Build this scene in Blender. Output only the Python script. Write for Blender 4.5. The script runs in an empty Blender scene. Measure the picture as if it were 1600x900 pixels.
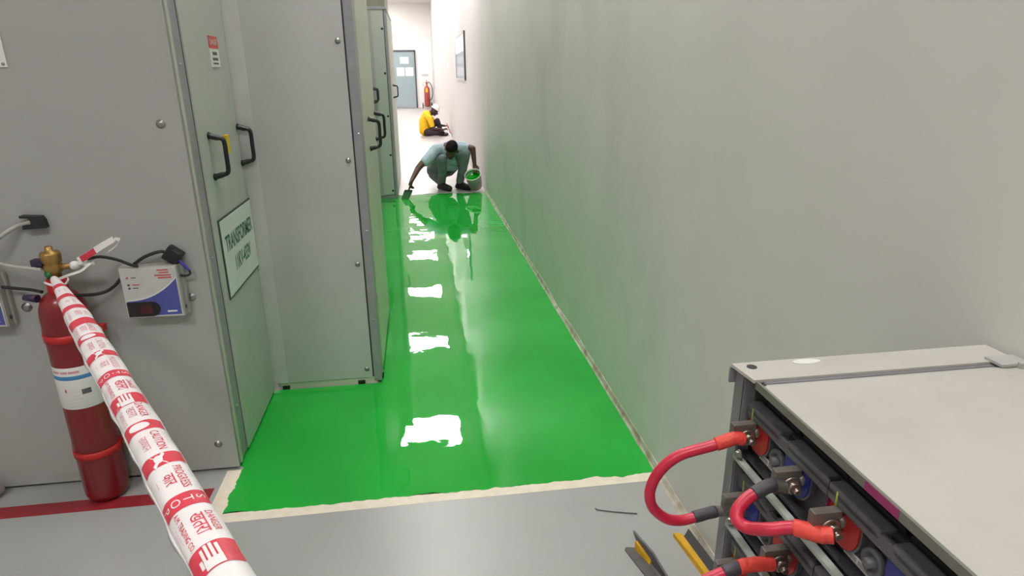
import bpy, bmesh, math, random
from mathutils import Vector as V, Matrix, noise as mnoise
random.seed(7)
SC = bpy.context.scene
COL = SC.collection
PI = math.pi

# ------------------------------------------------------------------ camera
cam_data = bpy.data.cameras.new('camera')
cam = bpy.data.objects.new('camera', cam_data)
COL.objects.link(cam)
cam_data.sensor_width = 36.0
cam_data.lens = 989.7 / 1600 * 36.0
cam_data.clip_start = 0.02
cam_data.clip_end = 200
_R = ((0.98940268, -0.05397293, 0.13479339),
      (-0.14497239, -0.31552814, 0.93777663),
      (-0.00808345, -0.94738003, -0.32000897))      # columns: image right, image down, view axis
cam.matrix_world = Matrix(((_R[0][0], -_R[0][1], -_R[0][2], 0.0),
                           (_R[1][0], -_R[1][1], -_R[1][2], 0.0),
                           (_R[2][0], -_R[2][1], -_R[2][2], 1.5),
                           (0, 0, 0, 1)))
SC.camera = cam

# ------------------------------------------------------------------ world and exposure
world = bpy.data.worlds.new('world')
SC.world = world
world.use_nodes = True
world.node_tree.nodes['Background'].inputs[0].default_value = (0.9, 0.95, 1.0, 1)
world.node_tree.nodes['Background'].inputs[1].default_value = 0.05
SC.view_settings.view_transform = 'Standard'
SC.view_settings.look = 'None'
SC.view_settings.gamma = 1.0
SC.view_settings.exposure = 0.0
SC.view_settings.use_curve_mapping = False
SC.cycles.max_bounces = 10
SC.cycles.diffuse_bounces = 6
SC.cycles.glossy_bounces = 4
SC.cycles.transmission_bounces = 4
SC.cycles.sample_clamp_indirect = 6.0
SC.cycles.caustics_reflective = False
SC.cycles.caustics_refractive = False

LAMP_FAR = 42.0      # radiance of the corridor lamps and the added left-hall lamps
LAMP_NEAR = 26.0      # dimmer unseen lamps set to the near room's brightness
LAMP_H = 4.6

# ------------------------------------------------------------------ materials
def mat(name, col, rough=0.5, metal=0.0, var=0.06, scale=8.0, bump=0.0, bscale=60.0, coat=0.0, spec=0.5, detail=4.0):
    m = bpy.data.materials.new(name)
    m.use_nodes = True
    nt = m.node_tree
    b = nt.nodes['Principled BSDF']
    b.inputs['Roughness'].default_value = rough
    b.inputs['Metallic'].default_value = metal
    b.inputs['Specular IOR Level'].default_value = spec
    b.inputs['Coat Weight'].default_value = coat
    b.inputs['Coat Roughness'].default_value = 0.08
    tc = nt.nodes.new('ShaderNodeTexCoord')
    n = nt.nodes.new('ShaderNodeTexNoise')
    n.inputs['Scale'].default_value = scale
    n.inputs['Detail'].default_value = detail
    nt.links.new(tc.outputs['Object'], n.inputs['Vector'])
    r = nt.nodes.new('ShaderNodeValToRGB')
    r.color_ramp.elements[0].position = 0.3
    r.color_ramp.elements[1].position = 0.7
    r.color_ramp.elements[0].color = tuple(max(0, c * (1 - var)) for c in col) + (1,)
    r.color_ramp.elements[1].color = tuple(min(1, c * (1 + var)) for c in col) + (1,)
    nt.links.new(n.outputs['Fac'], r.inputs['Fac'])
    nt.links.new(r.outputs['Color'], b.inputs['Base Color'])
    if bump > 0:
        n2 = nt.nodes.new('ShaderNodeTexNoise')
        n2.inputs['Scale'].default_value = bscale
        n2.inputs['Detail'].default_value = 3.0
        nt.links.new(tc.outputs['Object'], n2.inputs['Vector'])
        bp = nt.nodes.new('ShaderNodeBump')
        bp.inputs['Strength'].default_value = bump
        bp.inputs['Distance'].default_value = 0.01
        nt.links.new(n2.outputs['Fac'], bp.inputs['Height'])
        nt.links.new(bp.outputs['Normal'], b.inputs['Normal'])
    return m

def emit(name, col, s):
    m = bpy.data.materials.new(name)
    m.use_nodes = True
    b = m.node_tree.nodes['Principled BSDF']
    b.inputs['Base Color'].default_value = (0.9, 0.9, 0.9, 1)
    b.inputs['Emission Color'].default_value = tuple(col) + (1,)
    b.inputs['Emission Strength'].default_value = s
    return m

def stained(name, col, stain, rough, scale, lo, hi, amount=1.0, bump=0.0, bscale=40, stretch=(1, 1, 1), spec=0.5):
    """base paint with soft patches of a second colour"""
    m = mat(name, col, rough, 0, 0.03, 3.0, bump, bscale, spec=spec)
    nt = m.node_tree
    b = nt.nodes['Principled BSDF']
    old = b.inputs['Base Color'].links[0].from_socket
    tc = [n for n in nt.nodes if n.type == 'TEX_COORD'][0]
    mp = nt.nodes.new('ShaderNodeMapping')
    mp.inputs['Scale'].default_value = stretch
    nt.links.new(tc.outputs['Object'], mp.inputs['Vector'])
    n = nt.nodes.new('ShaderNodeTexNoise')
    n.inputs['Scale'].default_value = scale
    n.inputs['Detail'].default_value = 6
    n.inputs['Roughness'].default_value = 0.6
    nt.links.new(mp.outputs['Vector'], n.inputs['Vector'])
    mr = nt.nodes.new('ShaderNodeMapRange')
    mr.inputs['From Min'].default_value = lo
    mr.inputs['From Max'].default_value = hi
    mr.inputs['To Max'].default_value = amount
    nt.links.new(n.outputs['Fac'], mr.inputs['Value'])
    mx = nt.nodes.new('ShaderNodeMix')
    mx.data_type = 'RGBA'
    nt.links.new(mr.outputs['Result'], mx.inputs['Factor'])
    nt.links.new(old, mx.inputs[6])
    mx.inputs[7].default_value = tuple(stain) + (1,)
    nt.links.new(mx.outputs[2], b.inputs['Base Color'])
    return m

M = {}
M['wall'] = stained('wall_paint', (0.61, 0.595, 0.57), (0.51, 0.50, 0.475), 0.55, 1.3, 0.52, 0.80, 0.8, 0.08, 14, (1, 1, 0.6))
M['white'] = mat('white_paint', (0.86, 0.845, 0.83), 0.6, 0, 0.015, 2.0)
M['wall2'] = mat('second_wall_tone', (0.58, 0.555, 0.55), 0.5, 0, 0.02, 1.2, 0.06, 14)
M['ceil'] = mat('ceiling_paint', (0.70, 0.68, 0.64), 0.8)
M['floor'] = stained('grey_epoxy_floor', (0.37, 0.375, 0.37), (0.325, 0.33, 0.325), 0.32, 3.0, 0.5, 0.75, 0.8, 0.03, 30)
M['primer'] = stained('pale_primed_floor', (0.40, 0.365, 0.362), (0.31, 0.265, 0.255), 0.36, 1.6, 0.48, 0.72, 0.9, 0.06, 9, (1.0, 0.5, 1))
M['red_line'] = stained('red_floor_paint', (0.30, 0.022, 0.03), (0.24, 0.02, 0.028), 0.4, 9, 0.45, 0.7)
M['tape'] = mat('masking_tape', (0.78, 0.70, 0.58), 0.75, 0, 0.06, 25)
M['sealant'] = stained('dirty_sealant', (0.55, 0.52, 0.44), (0.26, 0.20, 0.13), 0.8, 9, 0.42, 0.66, 0.9)
M['panel'] = mat('light_grey_powder_coat', (0.375, 0.375, 0.365), 0.42, 0, 0.03, 5, 0.05, 220)
M['panel2'] = mat('mid_grey_powder_coat', (0.47, 0.46, 0.465), 0.42, 0, 0.03, 5, 0.05, 220)
M['edge'] = mat('pale_panel_edge', (0.50, 0.50, 0.44), 0.5, 0, 0.05, 12)
M['strip'] = mat('pale_grey_strip', (0.52, 0.51, 0.51), 0.5, 0, 0.05, 12)
M['post'] = mat('grey_steel_post', (0.30, 0.29, 0.315), 0.4, 0.1, 0.08, 20)
M['door'] = mat('pale_green_grey_door', (0.44, 0.47, 0.43), 0.36, 0, 0.03, 4, 0.05, 220)
M['cream'] = mat('cream_panel', (0.58, 0.58, 0.48), 0.42, 0, 0.03, 5)
M['gap'] = mat('dark_seal_and_filler', (0.04, 0.04, 0.035), 0.7)
M['duct'] = mat('olive_duct_paint', (0.22, 0.22, 0.16), 0.5)
M['black'] = mat('black_plastic', (0.012, 0.012, 0.014), 0.38)
M['soft_black'] = mat('black_rubber_cable', (0.016, 0.015, 0.018), 0.55)
M['bolt'] = mat('zinc_bolt', (0.34, 0.34, 0.33), 0.3, 0.85, 0.1, 60)
M['chrome'] = mat('bright_screw', (0.7, 0.7, 0.68), 0.22, 0.9, 0.05, 60)
M['yellow'] = mat('yellow_tag', (0.72, 0.48, 0.01), 0.5)
M['sign'] = mat('white_sign_face', (0.66, 0.70, 0.66), 0.35, 0, 0.03, 8)
M['sign_edge'] = mat('dark_green_border', (0.03, 0.06, 0.045), 0.5)
M['sign_text'] = mat('green_sign_lettering', (0.015, 0.13, 0.085), 0.5)
M['label'] = mat('white_label', (0.72, 0.71, 0.69), 0.5, 0, 0.03, 20)
M['label_red'] = mat('red_label', (0.62, 0.10, 0.08), 0.5)
M['ink'] = mat('grey_ink', (0.10, 0.10, 0.12), 0.6)
M['inkred'] = mat('red_ink', (0.55, 0.06, 0.06), 0.6)
M['blue_ink'] = mat('blue_ink', (0.06, 0.24, 0.50), 0.5)
M['indigo'] = mat('indigo_print', (0.075, 0.085, 0.33), 0.4)
M['casing'] = mat('grey_white_plastic', (0.53, 0.53, 0.51), 0.45, 0, 0.04, 20)
M['casing_side'] = mat('grey_plastic_side', (0.36, 0.36, 0.33), 0.5)
M['display'] = mat('smoked_display', (0.012, 0.008, 0.009), 0.12)
M['display_red'] = mat('dim_red_digits', (0.06, 0.004, 0.006), 0.2)
M['ext_red'] = mat('red_cylinder_enamel', (0.20, 0.006, 0.011), 0.30, 0, 0.08, 6, 0, 10, 0.25)
M['band_red'] = mat('red_clamp_band', (0.46, 0.012, 0.014), 0.4)
M['brass'] = mat('aged_brass', (0.36, 0.22, 0.07), 0.4, 0.75, 0.2, 40)
M['green_tag'] = mat('green_seal', (0.02, 0.16, 0.04), 0.5)
M['violet'] = mat('dark_violet_plastic', (0.035, 0.02, 0.06), 0.5)
M['blue_wire'] = mat('blue_wire', (0.05, 0.04, 0.32), 0.5)
M['white_plastic'] = mat('white_plastic', (0.74, 0.73, 0.71), 0.45)
M['lump'] = mat('tan_grey_pipe', (0.34, 0.29, 0.26), 0.6)
M['tube'] = mat('pale_clear_tube', (0.42, 0.40, 0.38), 0.35)
M['film'] = mat('white_tape_film', (0.80, 0.76, 0.78), 0.42, 0, 0.04, 18, 0.15, 30)
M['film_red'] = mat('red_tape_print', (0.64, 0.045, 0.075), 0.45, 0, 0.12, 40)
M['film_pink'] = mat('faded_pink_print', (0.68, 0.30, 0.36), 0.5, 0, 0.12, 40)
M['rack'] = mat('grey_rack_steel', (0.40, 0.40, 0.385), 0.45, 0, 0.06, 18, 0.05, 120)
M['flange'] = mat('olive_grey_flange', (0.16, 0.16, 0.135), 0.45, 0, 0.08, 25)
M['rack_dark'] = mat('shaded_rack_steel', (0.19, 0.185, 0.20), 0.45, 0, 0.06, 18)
M['rack_top'] = stained('worn_rack_top', (0.49, 0.468, 0.435), (0.44, 0.418, 0.385), 0.5, 6, 0.45, 0.7)
M['rail'] = mat('pale_green_grey_rail', (0.40, 0.43, 0.39), 0.4, 0, 0.05, 30)
M['bat'] = mat('black_battery_casing', (0.030, 0.030, 0.036), 0.42, 0, 0.15, 14, 0.1, 180)
M['bat_lip'] = mat('grey_battery_lip', (0.105, 0.105, 0.115), 0.42, 0, 0.15, 22, 0.1, 180)
M['bat_red'] = mat('red_terminal_plate', (0.42, 0.022, 0.020), 0.45, 0, 0.08, 30)
M['bat_blue'] = mat('blue_terminal_plate', (0.028, 0.035, 0.24), 0.45, 0, 0.08, 30)
M['lead'] = mat('lead_grey_lug', (0.19, 0.165, 0.15), 0.42, 0.5, 0.15, 60)
M['nut'] = mat('worn_copper_nut', (0.34, 0.27, 0.23), 0.3, 0.8, 0.1, 80)
M['cable'] = mat('crimson_battery_cable', (0.55, 0.020, 0.055), 0.38, 0, 0.12, 30, 0.05, 60)
M['shrink_red'] = mat('red_heat_shrink', (0.72, 0.06, 0.045), 0.5, 0, 0.1, 40, 0.25, 90)
M['shrink_dark'] = mat('dark_heat_shrink', (0.05, 0.045, 0.055), 0.5, 0, 0.1, 60)
M['lime'] = mat('yellow_green_peg', (0.36, 0.38, 0.06), 0.45)
M['magenta'] = mat('magenta_mark', (0.30, 0.03, 0.13), 0.5)
M['tool_black'] = mat('charcoal_rubber_blade', (0.022, 0.021, 0.023), 0.6)
M['tool_grey'] = mat('dull_grey_steel_blade', (0.12, 0.115, 0.115), 0.45, 0.3, 0.15, 25)
M['tool_yellow'] = mat('ochre_yellow_holder', (0.62, 0.34, 0.012), 0.5, 0, 0.12, 20)
M['skin'] = mat('brown_skin', (0.110, 0.052, 0.036), 0.5, 0, 0.1, 20)
M['skin_dark'] = mat('deep_brown_skin', (0.050, 0.024, 0.026), 0.5, 0, 0.1, 20)
M['hair'] = mat('black_hair', (0.006, 0.005, 0.005), 0.8, 0, 0.3, 90, 0.3, 160, 0, 0.15)
M['shirt'] = mat('faded_light_blue_shirt', (0.46, 0.585, 0.67), 0.8, 0, 0.12, 14, 0.4, 26)
M['trousers'] = mat('grey_teal_trousers', (0.165, 0.205, 0.215), 0.8, 0, 0.18, 12, 0.4, 26)
M['shoe'] = mat('black_shoe', (0.014, 0.013, 0.014), 0.5)
M['yshirt'] = mat('golden_yellow_shirt', (0.80, 0.47, 0.010), 0.8, 0, 0.10, 12, 0.3, 24)
M['dark_cloth'] = mat('dark_plum_trousers', (0.030, 0.020, 0.026), 0.8, 0, 0.15, 12)
M['helmet'] = mat('white_helmet', (0.84, 0.83, 0.80), 0.35)
M['eye'] = mat('eye_white', (0.22, 0.20, 0.19), 0.3)
M['bucket'] = mat('white_bucket_plastic', (0.66, 0.66, 0.61), 0.4, 0, 0.05, 10)
M['bristle'] = mat('paint_soaked_bristles', (0.006, 0.10, 0.015), 0.5)
M['steel'] = mat('brushed_steel', (0.5, 0.5, 0.5), 0.35, 0.9)
M['frame'] = mat('dark_door_frame', (0.06, 0.06, 0.075), 0.45)
M['far_red'] = mat('faded_red_enamel', (0.40, 0.07, 0.06), 0.4)
M['paper'] = mat('pale_blue_notice', (0.62, 0.80, 0.86), 0.5)
M['reflect_patch'] = mat('glass_reflection', (0.62, 0.68, 0.71), 0.5)
M['lamp_frame'] = mat('white_lamp_frame', (0.75, 0.75, 0.74), 0.5)
M['lamp_far'] = emit('bright_lamp_diffuser', (1.0, 0.985, 0.96), LAMP_FAR)
M['lamp_near'] = emit('dim_lamp_diffuser', (1.0, 0.985, 0.95), LAMP_NEAR)

def glass(name, col, rough=0.06, trans=0.5):
    m = bpy.data.materials.new(name)
    m.use_nodes = True
    b = m.node_tree.nodes['Principled BSDF']
    b.inputs['Base Color'].default_value = tuple(col) + (1,)
    b.inputs['Roughness'].default_value = rough
    b.inputs['Transmission Weight'].default_value = trans
    b.inputs['IOR'].default_value = 1.45
    return m
M['glass'] = glass('tinted_door_glass', (0.42, 0.52, 0.55), 0.10, 0.25)
M['window_glass'] = glass('grey_window_glass', (0.34, 0.33, 0.38), 0.12, 0.2)

def wet_paint():
    m = bpy.data.materials.new('wet_green_epoxy')
    m.use_nodes = True
    nt = m.node_tree
    b = nt.nodes['Principled BSDF']
    tc = nt.nodes.new('ShaderNodeTexCoord')
    n = nt.nodes.new('ShaderNodeTexNoise')
    n.inputs['Scale'].default_value = 1.6
    n.inputs['Detail'].default_value = 3
    nt.links.new(tc.outputs['Object'], n.inputs['Vector'])
    r = nt.nodes.new('ShaderNodeValToRGB')
    r.color_ramp.elements[0].position = 0.35
    r.color_ramp.elements[1].position = 0.68
    r.color_ramp.elements[0].color = (0.010, 0.36, 0.034, 1)
    r.color_ramp.elements[1].color = (0.016, 0.42, 0.046, 1)
    nt.links.new(n.outputs['Fac'], r.inputs['Fac'])
    nt.links.new(r.outputs['Color'], b.inputs['Base Color'])
    b.inputs['Roughness'].default_value = 0.012
    b.inputs['IOR'].default_value = 1.5
    # trowel ripples in the levelling coat: long soft waves and finer irregular ones
    mp = nt.nodes.new('ShaderNodeMapping')
    mp.inputs['Scale'].default_value = (1.0, 0.8, 1.0)
    mp.inputs['Location'].default_value = (3.37, 11.71, 0.43)
    nt.links.new(tc.outputs['Object'], mp.inputs['Vector'])
    n1 = nt.nodes.new('ShaderNodeTexNoise')
    n1.inputs['Scale'].default_value = 5.5
    n1.inputs['Detail'].default_value = 1.5
    nt.links.new(mp.outputs['Vector'], n1.inputs['Vector'])
    n2 = nt.nodes.new('ShaderNodeTexNoise')
    n2.inputs['Scale'].default_value = 24.0
    n2.inputs['Detail'].default_value = 1.0
    nt.links.new(mp.outputs['Vector'], n2.inputs['Vector'])
    ad = nt.nodes.new('ShaderNodeMath')
    ad.operation = 'MULTIPLY_ADD'
    ad.inputs[1].default_value = 0.07
    nt.links.new(n2.outputs['Fac'], ad.inputs[0])
    nt.links.new(n1.outputs['Fac'], ad.inputs[2])
    bp = nt.nodes.new('ShaderNodeBump')
    bp.inputs['Strength'].default_value = 0.05
    bp.inputs['Distance'].default_value = 0.03
    nt.links.new(ad.outputs[0], bp.inputs['Height'])
    nt.links.new(bp.outputs['Normal'], b.inputs['Normal'])
    return m
M['wet'] = wet_paint()
M['wet_pot'] = mat('green_paint_in_bucket', (0.004, 0.36, 0.020), 0.15, 0, 0.05, 4)

# ------------------------------------------------------------------ mesh helpers
def BM():
    return bmesh.new()

def box(bm, x0, x1, y0, y1, z0, z1, bev=0.0):
    b2 = bmesh.new()
    bmesh.ops.create_cube(b2, size=1.0)
    for v in b2.verts:
        v.co = V(((x0 + x1) / 2 + v.co.x * (x1 - x0), (y0 + y1) / 2 + v.co.y * (y1 - y0), (z0 + z1) / 2 + v.co.z * (z1 - z0)))
    if bev > 0:
        bmesh.ops.bevel(b2, geom=b2.edges[:], offset=bev, segments=2, profile=0.7, affect='EDGES')
    join(bm, b2)
    return bm

def join(bm, b2, mtx=None):
    if mtx is not None:
        b2.transform(mtx)
    vm = [bm.verts.new(v.co) for v in b2.verts]
    b2.verts.index_update()
    for f in b2.faces:
        try:
            nf = bm.faces.new([vm[v.index] for v in f.verts])
            nf.smooth = f.smooth
        except ValueError:
            pass
    b2.free()
    return bm

def basis(d):
    d = V(d).normalized()
    u = V((0, 0, 1)) if abs(d.z) < 0.9 else V((1, 0, 0))
    a = d.cross(u).normalized()
    return a, a.cross(d).normalized(), d

def tube(bm, pts, rad, seg=12, caps=True, squash=1.0):
    """swept tube; rad is a number or a list"""
    pts = [V(p) for p in pts]
    n = len(pts)
    rad = [rad] * n if not isinstance(rad, (list, tuple)) else list(rad)
    t0 = (pts[1] - pts[0]).normalized()
    a, b, _ = basis(t0)
    rings = []
    prev = t0
    for i in range(n):
        t = (pts[min(i + 1, n - 1)] - pts[max(i - 1, 0)]).normalized()
        q = prev.rotation_difference(t)
        a = q @ a
        b = q @ b
        prev = t
        rings.append([bm.verts.new(pts[i] + a * math.cos(2 * PI * k / seg) * rad[i] + b * math.sin(2 * PI * k / seg) * rad[i] * squash) for k in range(seg)])
    for i in range(n - 1):
        for k in range(seg):
            f = bm.faces.new((rings[i][k], rings[i][(k + 1) % seg], rings[i + 1][(k + 1) % seg], rings[i + 1][k]))
            f.smooth = True
    if caps:
        bm.faces.new(rings[0][::-1])
        bm.faces.new(rings[-1])
    return bm

def cyl(bm, p0, p1, r0, r1=None, seg=16):
    return tube(bm, [p0, p1], [r0, r0 if r1 is None else r1], seg)

def lathe(bm, prof, origin=(0, 0, 0), axis=(0, 0, 1), seg=32, cap0=True, cap1=True):
    """prof: list of (radius, height) along axis"""
    a, b, d = basis(axis)
    o = V(origin)
    rings = []
    for r, h in prof:
        rings.append([bm.verts.new(o + d * h + (a * math.cos(2 * PI * k / seg) + b * math.sin(2 * PI * k / seg)) * max(r, 1e-5)) for k in range(seg)])
    for i in range(len(prof) - 1):
        for k in range(seg):
            f = bm.faces.new((rings[i][k], rings[i][(k + 1) % seg], rings[i + 1][(k + 1) % seg], rings[i + 1][k]))
            f.smooth = True
    if cap0:
        bm.faces.new(rings[0][::-1])
    if cap1:
        bm.faces.new(rings[-1])
    return bm

def prism(bm, poly, d):
    """closed polygon (3D points) extruded by vector d"""
    d = V(d)
    a = [bm.verts.new(V(p)) for p in poly]
    b = [bm.verts.new(V(p) + d) for p in poly]
    n = len(a)
    bm.faces.new(a[::-1])
    bm.faces.new(b)
    for i in range(n):
        bm.faces.new((a[i], a[(i + 1) % n], b[(i + 1) % n], b[i]))
    return bm

def smooth_curve(pts, n=8):
    """Catmull-Rom through the points"""
    pts = [V(p) for p in pts]
    P = [pts[0] * 2 - pts[1]] + pts + [pts[-1] * 2 - pts[-2]]
    out = []
    for i in range(1, len(P) - 2):
        for k in range(n):
            t = k / n
            a, b, c, d = P[i - 1], P[i], P[i + 1], P[i + 2]
            out.append(0.5 * ((2 * b) + (c - a) * t + (2 * a - 5 * b + 4 * c - d) * t * t + (3 * b - a - 3 * c + d) * t ** 3))
    out.append(pts[-1])
    return out

ROOT = {}
def _mesh(name, bm, m, off):
    bmesh.ops.recalc_face_normals(bm, faces=bm.faces[:])
    if off is not None:
        bm.transform(Matrix.Translation(-V(off)))
    me = bpy.data.meshes.new(name)
    bm.to_mesh(me)
    bm.free()
    me.materials.append(m)
    return me

def tag(o, label, cat=None, group=None, kind=None):
    if label: o['label'] = label
    if cat: o['category'] = cat
    if group: o['group'] = group
    if kind: o['kind'] = kind
    return o

def empty(name, loc, label, cat, group=None):
    o = bpy.data.objects.new(name, None)
    o.empty_display_size = 0.05
    COL.objects.link(o)
    o.location = loc
    tag(o, label, cat, group)
    ROOT[o.name] = V(loc)
    return o

def part(name, bm, m, parent, label=None):
    """bm is in world coordinates; it becomes a child of parent"""
    off = ROOT[parent.name]
    o = bpy.data.objects.new(name, _mesh(name, bm, m, off))
    COL.objects.link(o)
    o.parent = parent
    ROOT[o.name] = off
    if label: o['label'] = label
    return o

def single(name, bm, m, label=None, cat=None, group=None, kind=None):
    xs = [v.co for v in bm.verts]
    loc = V(((min(p.x for p in xs) + max(p.x for p in xs)) / 2, (min(p.y for p in xs) + max(p.y for p in xs)) / 2, min(p.z for p in xs)))
    o = bpy.data.objects.new(name, _mesh(name, bm, m, loc))
    COL.objects.link(o)
    o.location = loc
    ROOT[o.name] = loc
    return tag(o, label, cat, group, kind)

def struct(name, bm, m, label=None):
    return single(name, bm, m, label, None, None, 'structure')

def dup(src, delta, label=None, group=None):
    """copy of a thing with its parts and sub-parts, moved by delta"""
    def cp(o, par):
        c = o.copy()
        COL.objects.link(c)
        c.parent = par
        for ch in o.children:
            cp(ch, c)
        return c
    r = cp(src, None)
    r.location = src.location + V(delta)
    if label: r['label'] = label
    if group: r['group'] = group
    ROOT[r.name] = r.location.copy()
    return r

def text_bm(body, size, fn, bold=0.0):
    """lettering as geometry; fn maps 2-D text coordinates (x along, y up, origin at the centre) to 3-D"""
    cu = bpy.data.curves.new('t', 'FONT')
    cu.body = body
    cu.size = size
    cu.align_x = 'CENTER'
    cu.align_y = 'CENTER'
    cu.resolution_u = 3
    cu.offset = size * bold
    ob = bpy.data.objects.new('t', cu)
    COL.objects.link(ob)
    dg = bpy.context.evaluated_depsgraph_get()
    me = bpy.data.meshes.new_from_object(ob.evaluated_get(dg))
    b = bmesh.new()
    b.from_mesh(me)
    bpy.data.objects.remove(ob)
    bpy.data.curves.remove(cu)
    bpy.data.meshes.remove(me)
    for v in b.verts:
        v.co = V(fn(v.co.x, v.co.y))
    return b

# ------------------------------------------------------------------ the setting
XW = 0.873                     # face of the long right-hand wall
H = 4.62
YF = 32.0
struct('floor', box(BM(), -4.2, 1.05, -5.2, 32.2, -0.12, 0.0), M['floor'])
struct('wall_right', box(BM(), XW, XW + 0.2, -5.2, 8.40, -0.1, H), M['wall'])
struct('wall_right', box(BM(), XW, XW + 0.2, 8.40, 32.2, -0.1, H), M['wall2'])  # far stretch of the right wall carries its own even tone
struct('wall_left', box(BM(), -4.2, -4.0, -5.2, 32.2, -0.1, H), M['wall'])
struct('wall_back', box(BM(), -4.0, XW, -5.2, -5.0, -0.1, H), M['wall'])
struct('wall_far', box(BM(), -4.0, XW, YF, YF + 0.2, -0.1, H), M['white'])
struct('ceiling', box(BM(), -4.2, 1.07, -5.2, 32.2, H, H + 0.15), M['ceil'])
struct('floor_primer', box(BM(), -3.9, XW, 8.1, YF, 0.0, 0.0015), M['primer'])

# grimy bead of sealant along the foot of the right wall
def sealant():
    bm = BM()
    rows = []
    n = 150
    for i in range(n + 1):
        y = 0.82 + (8.5 - 0.82) * i / n
        w = 0.013 + 0.012 * (0.5 + 0.9 * mnoise.noise(V((y * 2.3, 1.7, 0))))
        w2 = 0.03 + 0.018 * mnoise.noise(V((y * 1.9, 7.1, 3)))
        rows.append([bm.verts.new(V(p)) for p in ((XW, y, 0.0), (XW - w, y, 0.0), (XW - w * 0.55, y, 0.008), (XW - 0.003, y, w2), (XW, y, w2))])
    for a, b in zip(rows, rows[1:]):
        for k in range(4):
            bm.faces.new((a[k], a[k + 1], b[k + 1], b[k]))
    bm.faces.new(rows[0])
    bm.faces.new(rows[-1][::-1])
    return bm
struct('trim_1', sealant(), M['sealant'])
struct('floor_line', box(BM(), -3.9, -0.845, 2.138, 2.207, 0.0, 0.001), M['red_line'])

# masking tape along the edge of the paint job
single('masking_tape', box(BM(), -0.80, 0.862, 1.992, 2.062, 0.0, 0.0008), M['tape'], 'long cream strip of masking tape across the floor in front of the green paint', 'tape')
single('masking_tape', box(BM(), -0.826, -0.762, 2.062, 2.318, 0.0, 0.0008), M['tape'], 'short cream strip of masking tape beside the front corner of the nearest cabinet', 'tape')

# the wet coat of green epoxy with its ragged edges
def paint_coat():
    pts = []
    def jag(x, y, a, f, s):
        return a * mnoise.noise(V((x * f, y * f, s))) + 0.4 * a * mnoise.noise(V((x * f * 3.3, y * f * 3.3, s + 4)))
    n = 240
    for i in range(n + 1):                       # near edge, left to right
        x = -0.772 + (0.858 + 0.772) * i / n
        pts.append((x, 2.040 + 0.009 * max(-1, min(1, 1.6 * jag(x, 0, 1, 9, 1))) + 0.005 * mnoise.noise(V((x * 38, 0, 2))) , 0.0024))
    n = 60
    for i in range(1, n + 1):                    # along the right wall
        y = 2.04 + (8.42 - 2.04) * i / n
        pts.append((0.860 + 0.006 * jag(0, y, 1, 6, 3), y, 0.0024))
    n = 60
    for i in range(1, n + 1):                    # far edge, right to left
        x = 0.86 - (0.86 + 0.50) * i / n
        pts.append((x, 8.42 + 0.10 * jag(x, 5, 1, 4, 9), 0.0024))
    for p in ((-0.50, 4.06), (-0.262, 4.06), (-0.262, 2.999), (-0.808, 2.999), (-0.808, 2.347), (-0.785, 2.347)):
        pts.append((p[0], p[1], 0.0024))
    n = 50
    for i in range(n):                           # left edge on the tape
        y = 2.33 - (2.33 - 2.05) * i / n
        pts.append((-0.772 + 0.016 * jag(3, y, 1, 17, 5) * min(1, (y - 2.05) / 0.05), y, 0.0024))
    bm = BM()
    m = len(pts)
    rim = []
    for i in range(m):                           # outward direction at each point of the outline
        d = V((pts[(i + 1) % m][0] - pts[i - 1][0], pts[(i + 1) % m][1] - pts[i - 1][1], 0)).normalized()
        rim.append(V((d.y, -d.x, 0)))
    vs = [bm.verts.new(V(p) - r * 0.0025) for p, r in zip(pts, rim)]
    rings = [vs] + [[bm.verts.new((p[0] + r.x * k, p[1] + r.y * k, z)) for p, r in zip(pts, rim)] for k, z in ((-0.0008, 0.0019), (0.0, 0.0002))]
    f = bm.faces.new(vs)
    for r0, r1 in zip(rings, rings[1:]):         # rounded wet rim
        for i in range(m):
            bm.faces.new((r1[i], r1[(i + 1) % m], r0[(i + 1) % m], r0[i])).smooth = True
    bmesh.ops.triangulate(bm, faces=[f])
    return bm
single('paint_coat', paint_coat(), M['wet'], 'wet glossy green epoxy coat freshly spread along the corridor floor', 'paint')

# far door and the window in the right wall
d = struct('door_1', box(box(box(BM(), -0.98, -0.92, YF - 0.08, YF, 0, 2.6), 0.045, 0.105, YF - 0.08, YF, 0, 2.6), -0.98, 0.105, YF - 0.08, YF, 2.53, 2.6), M['frame'], 'glazed door with a dark frame in the far white wall')
ROOT[d.name] = d.location.copy()
part('pane', box(BM(), -0.92, 0.045, YF - 0.05, YF - 0.03, 0.02, 2.53), M['glass'], d)
part('notice', box(BM(), -0.62, -0.22, YF - 0.056, YF - 0.051, 2.0, 2.30), M['paper'], d, 'pale blue paper notice taped to the glass')
part('glass_reflection', box(BM(), -0.80, -0.44, YF - 0.055, YF - 0.051, 1.45, 1.84), M['reflect_patch'], d)  # pale rectangles paint reflections onto the door glass
part('glass_reflection', box(BM(), -0.40, -0.02, YF - 0.055, YF - 0.051, 1.45, 1.84), M['reflect_patch'], d)
def framebox(y0, y1, z0, z1, w=0.05):
    bm = BM()
    for a, b, c, e in ((y0, y1, z1 - w, z1), (y0, y1, z0, z0 + w), (y0, y0 + w, z0, z1), (y1 - w, y1, z0, z1)):
        box(bm, XW - 0.022, XW, a, b, c, e)
    return bm
w = struct('window_1', framebox(11.35, 13.75, 1.40, 2.20, 0.03), M['casing'], 'narrow vision window with a dark near jamb in the right wall')
part('pane', box(BM(), XW - 0.010, XW - 0.002, 11.38, 13.72, 1.43, 2.17), M['window_glass'], w)
part('jamb', box(BM(), XW - 0.026, XW, 11.33, 11.42, 1.42, 2.19, 0.004), M['frame'], w, 'dark near jamb')
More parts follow.
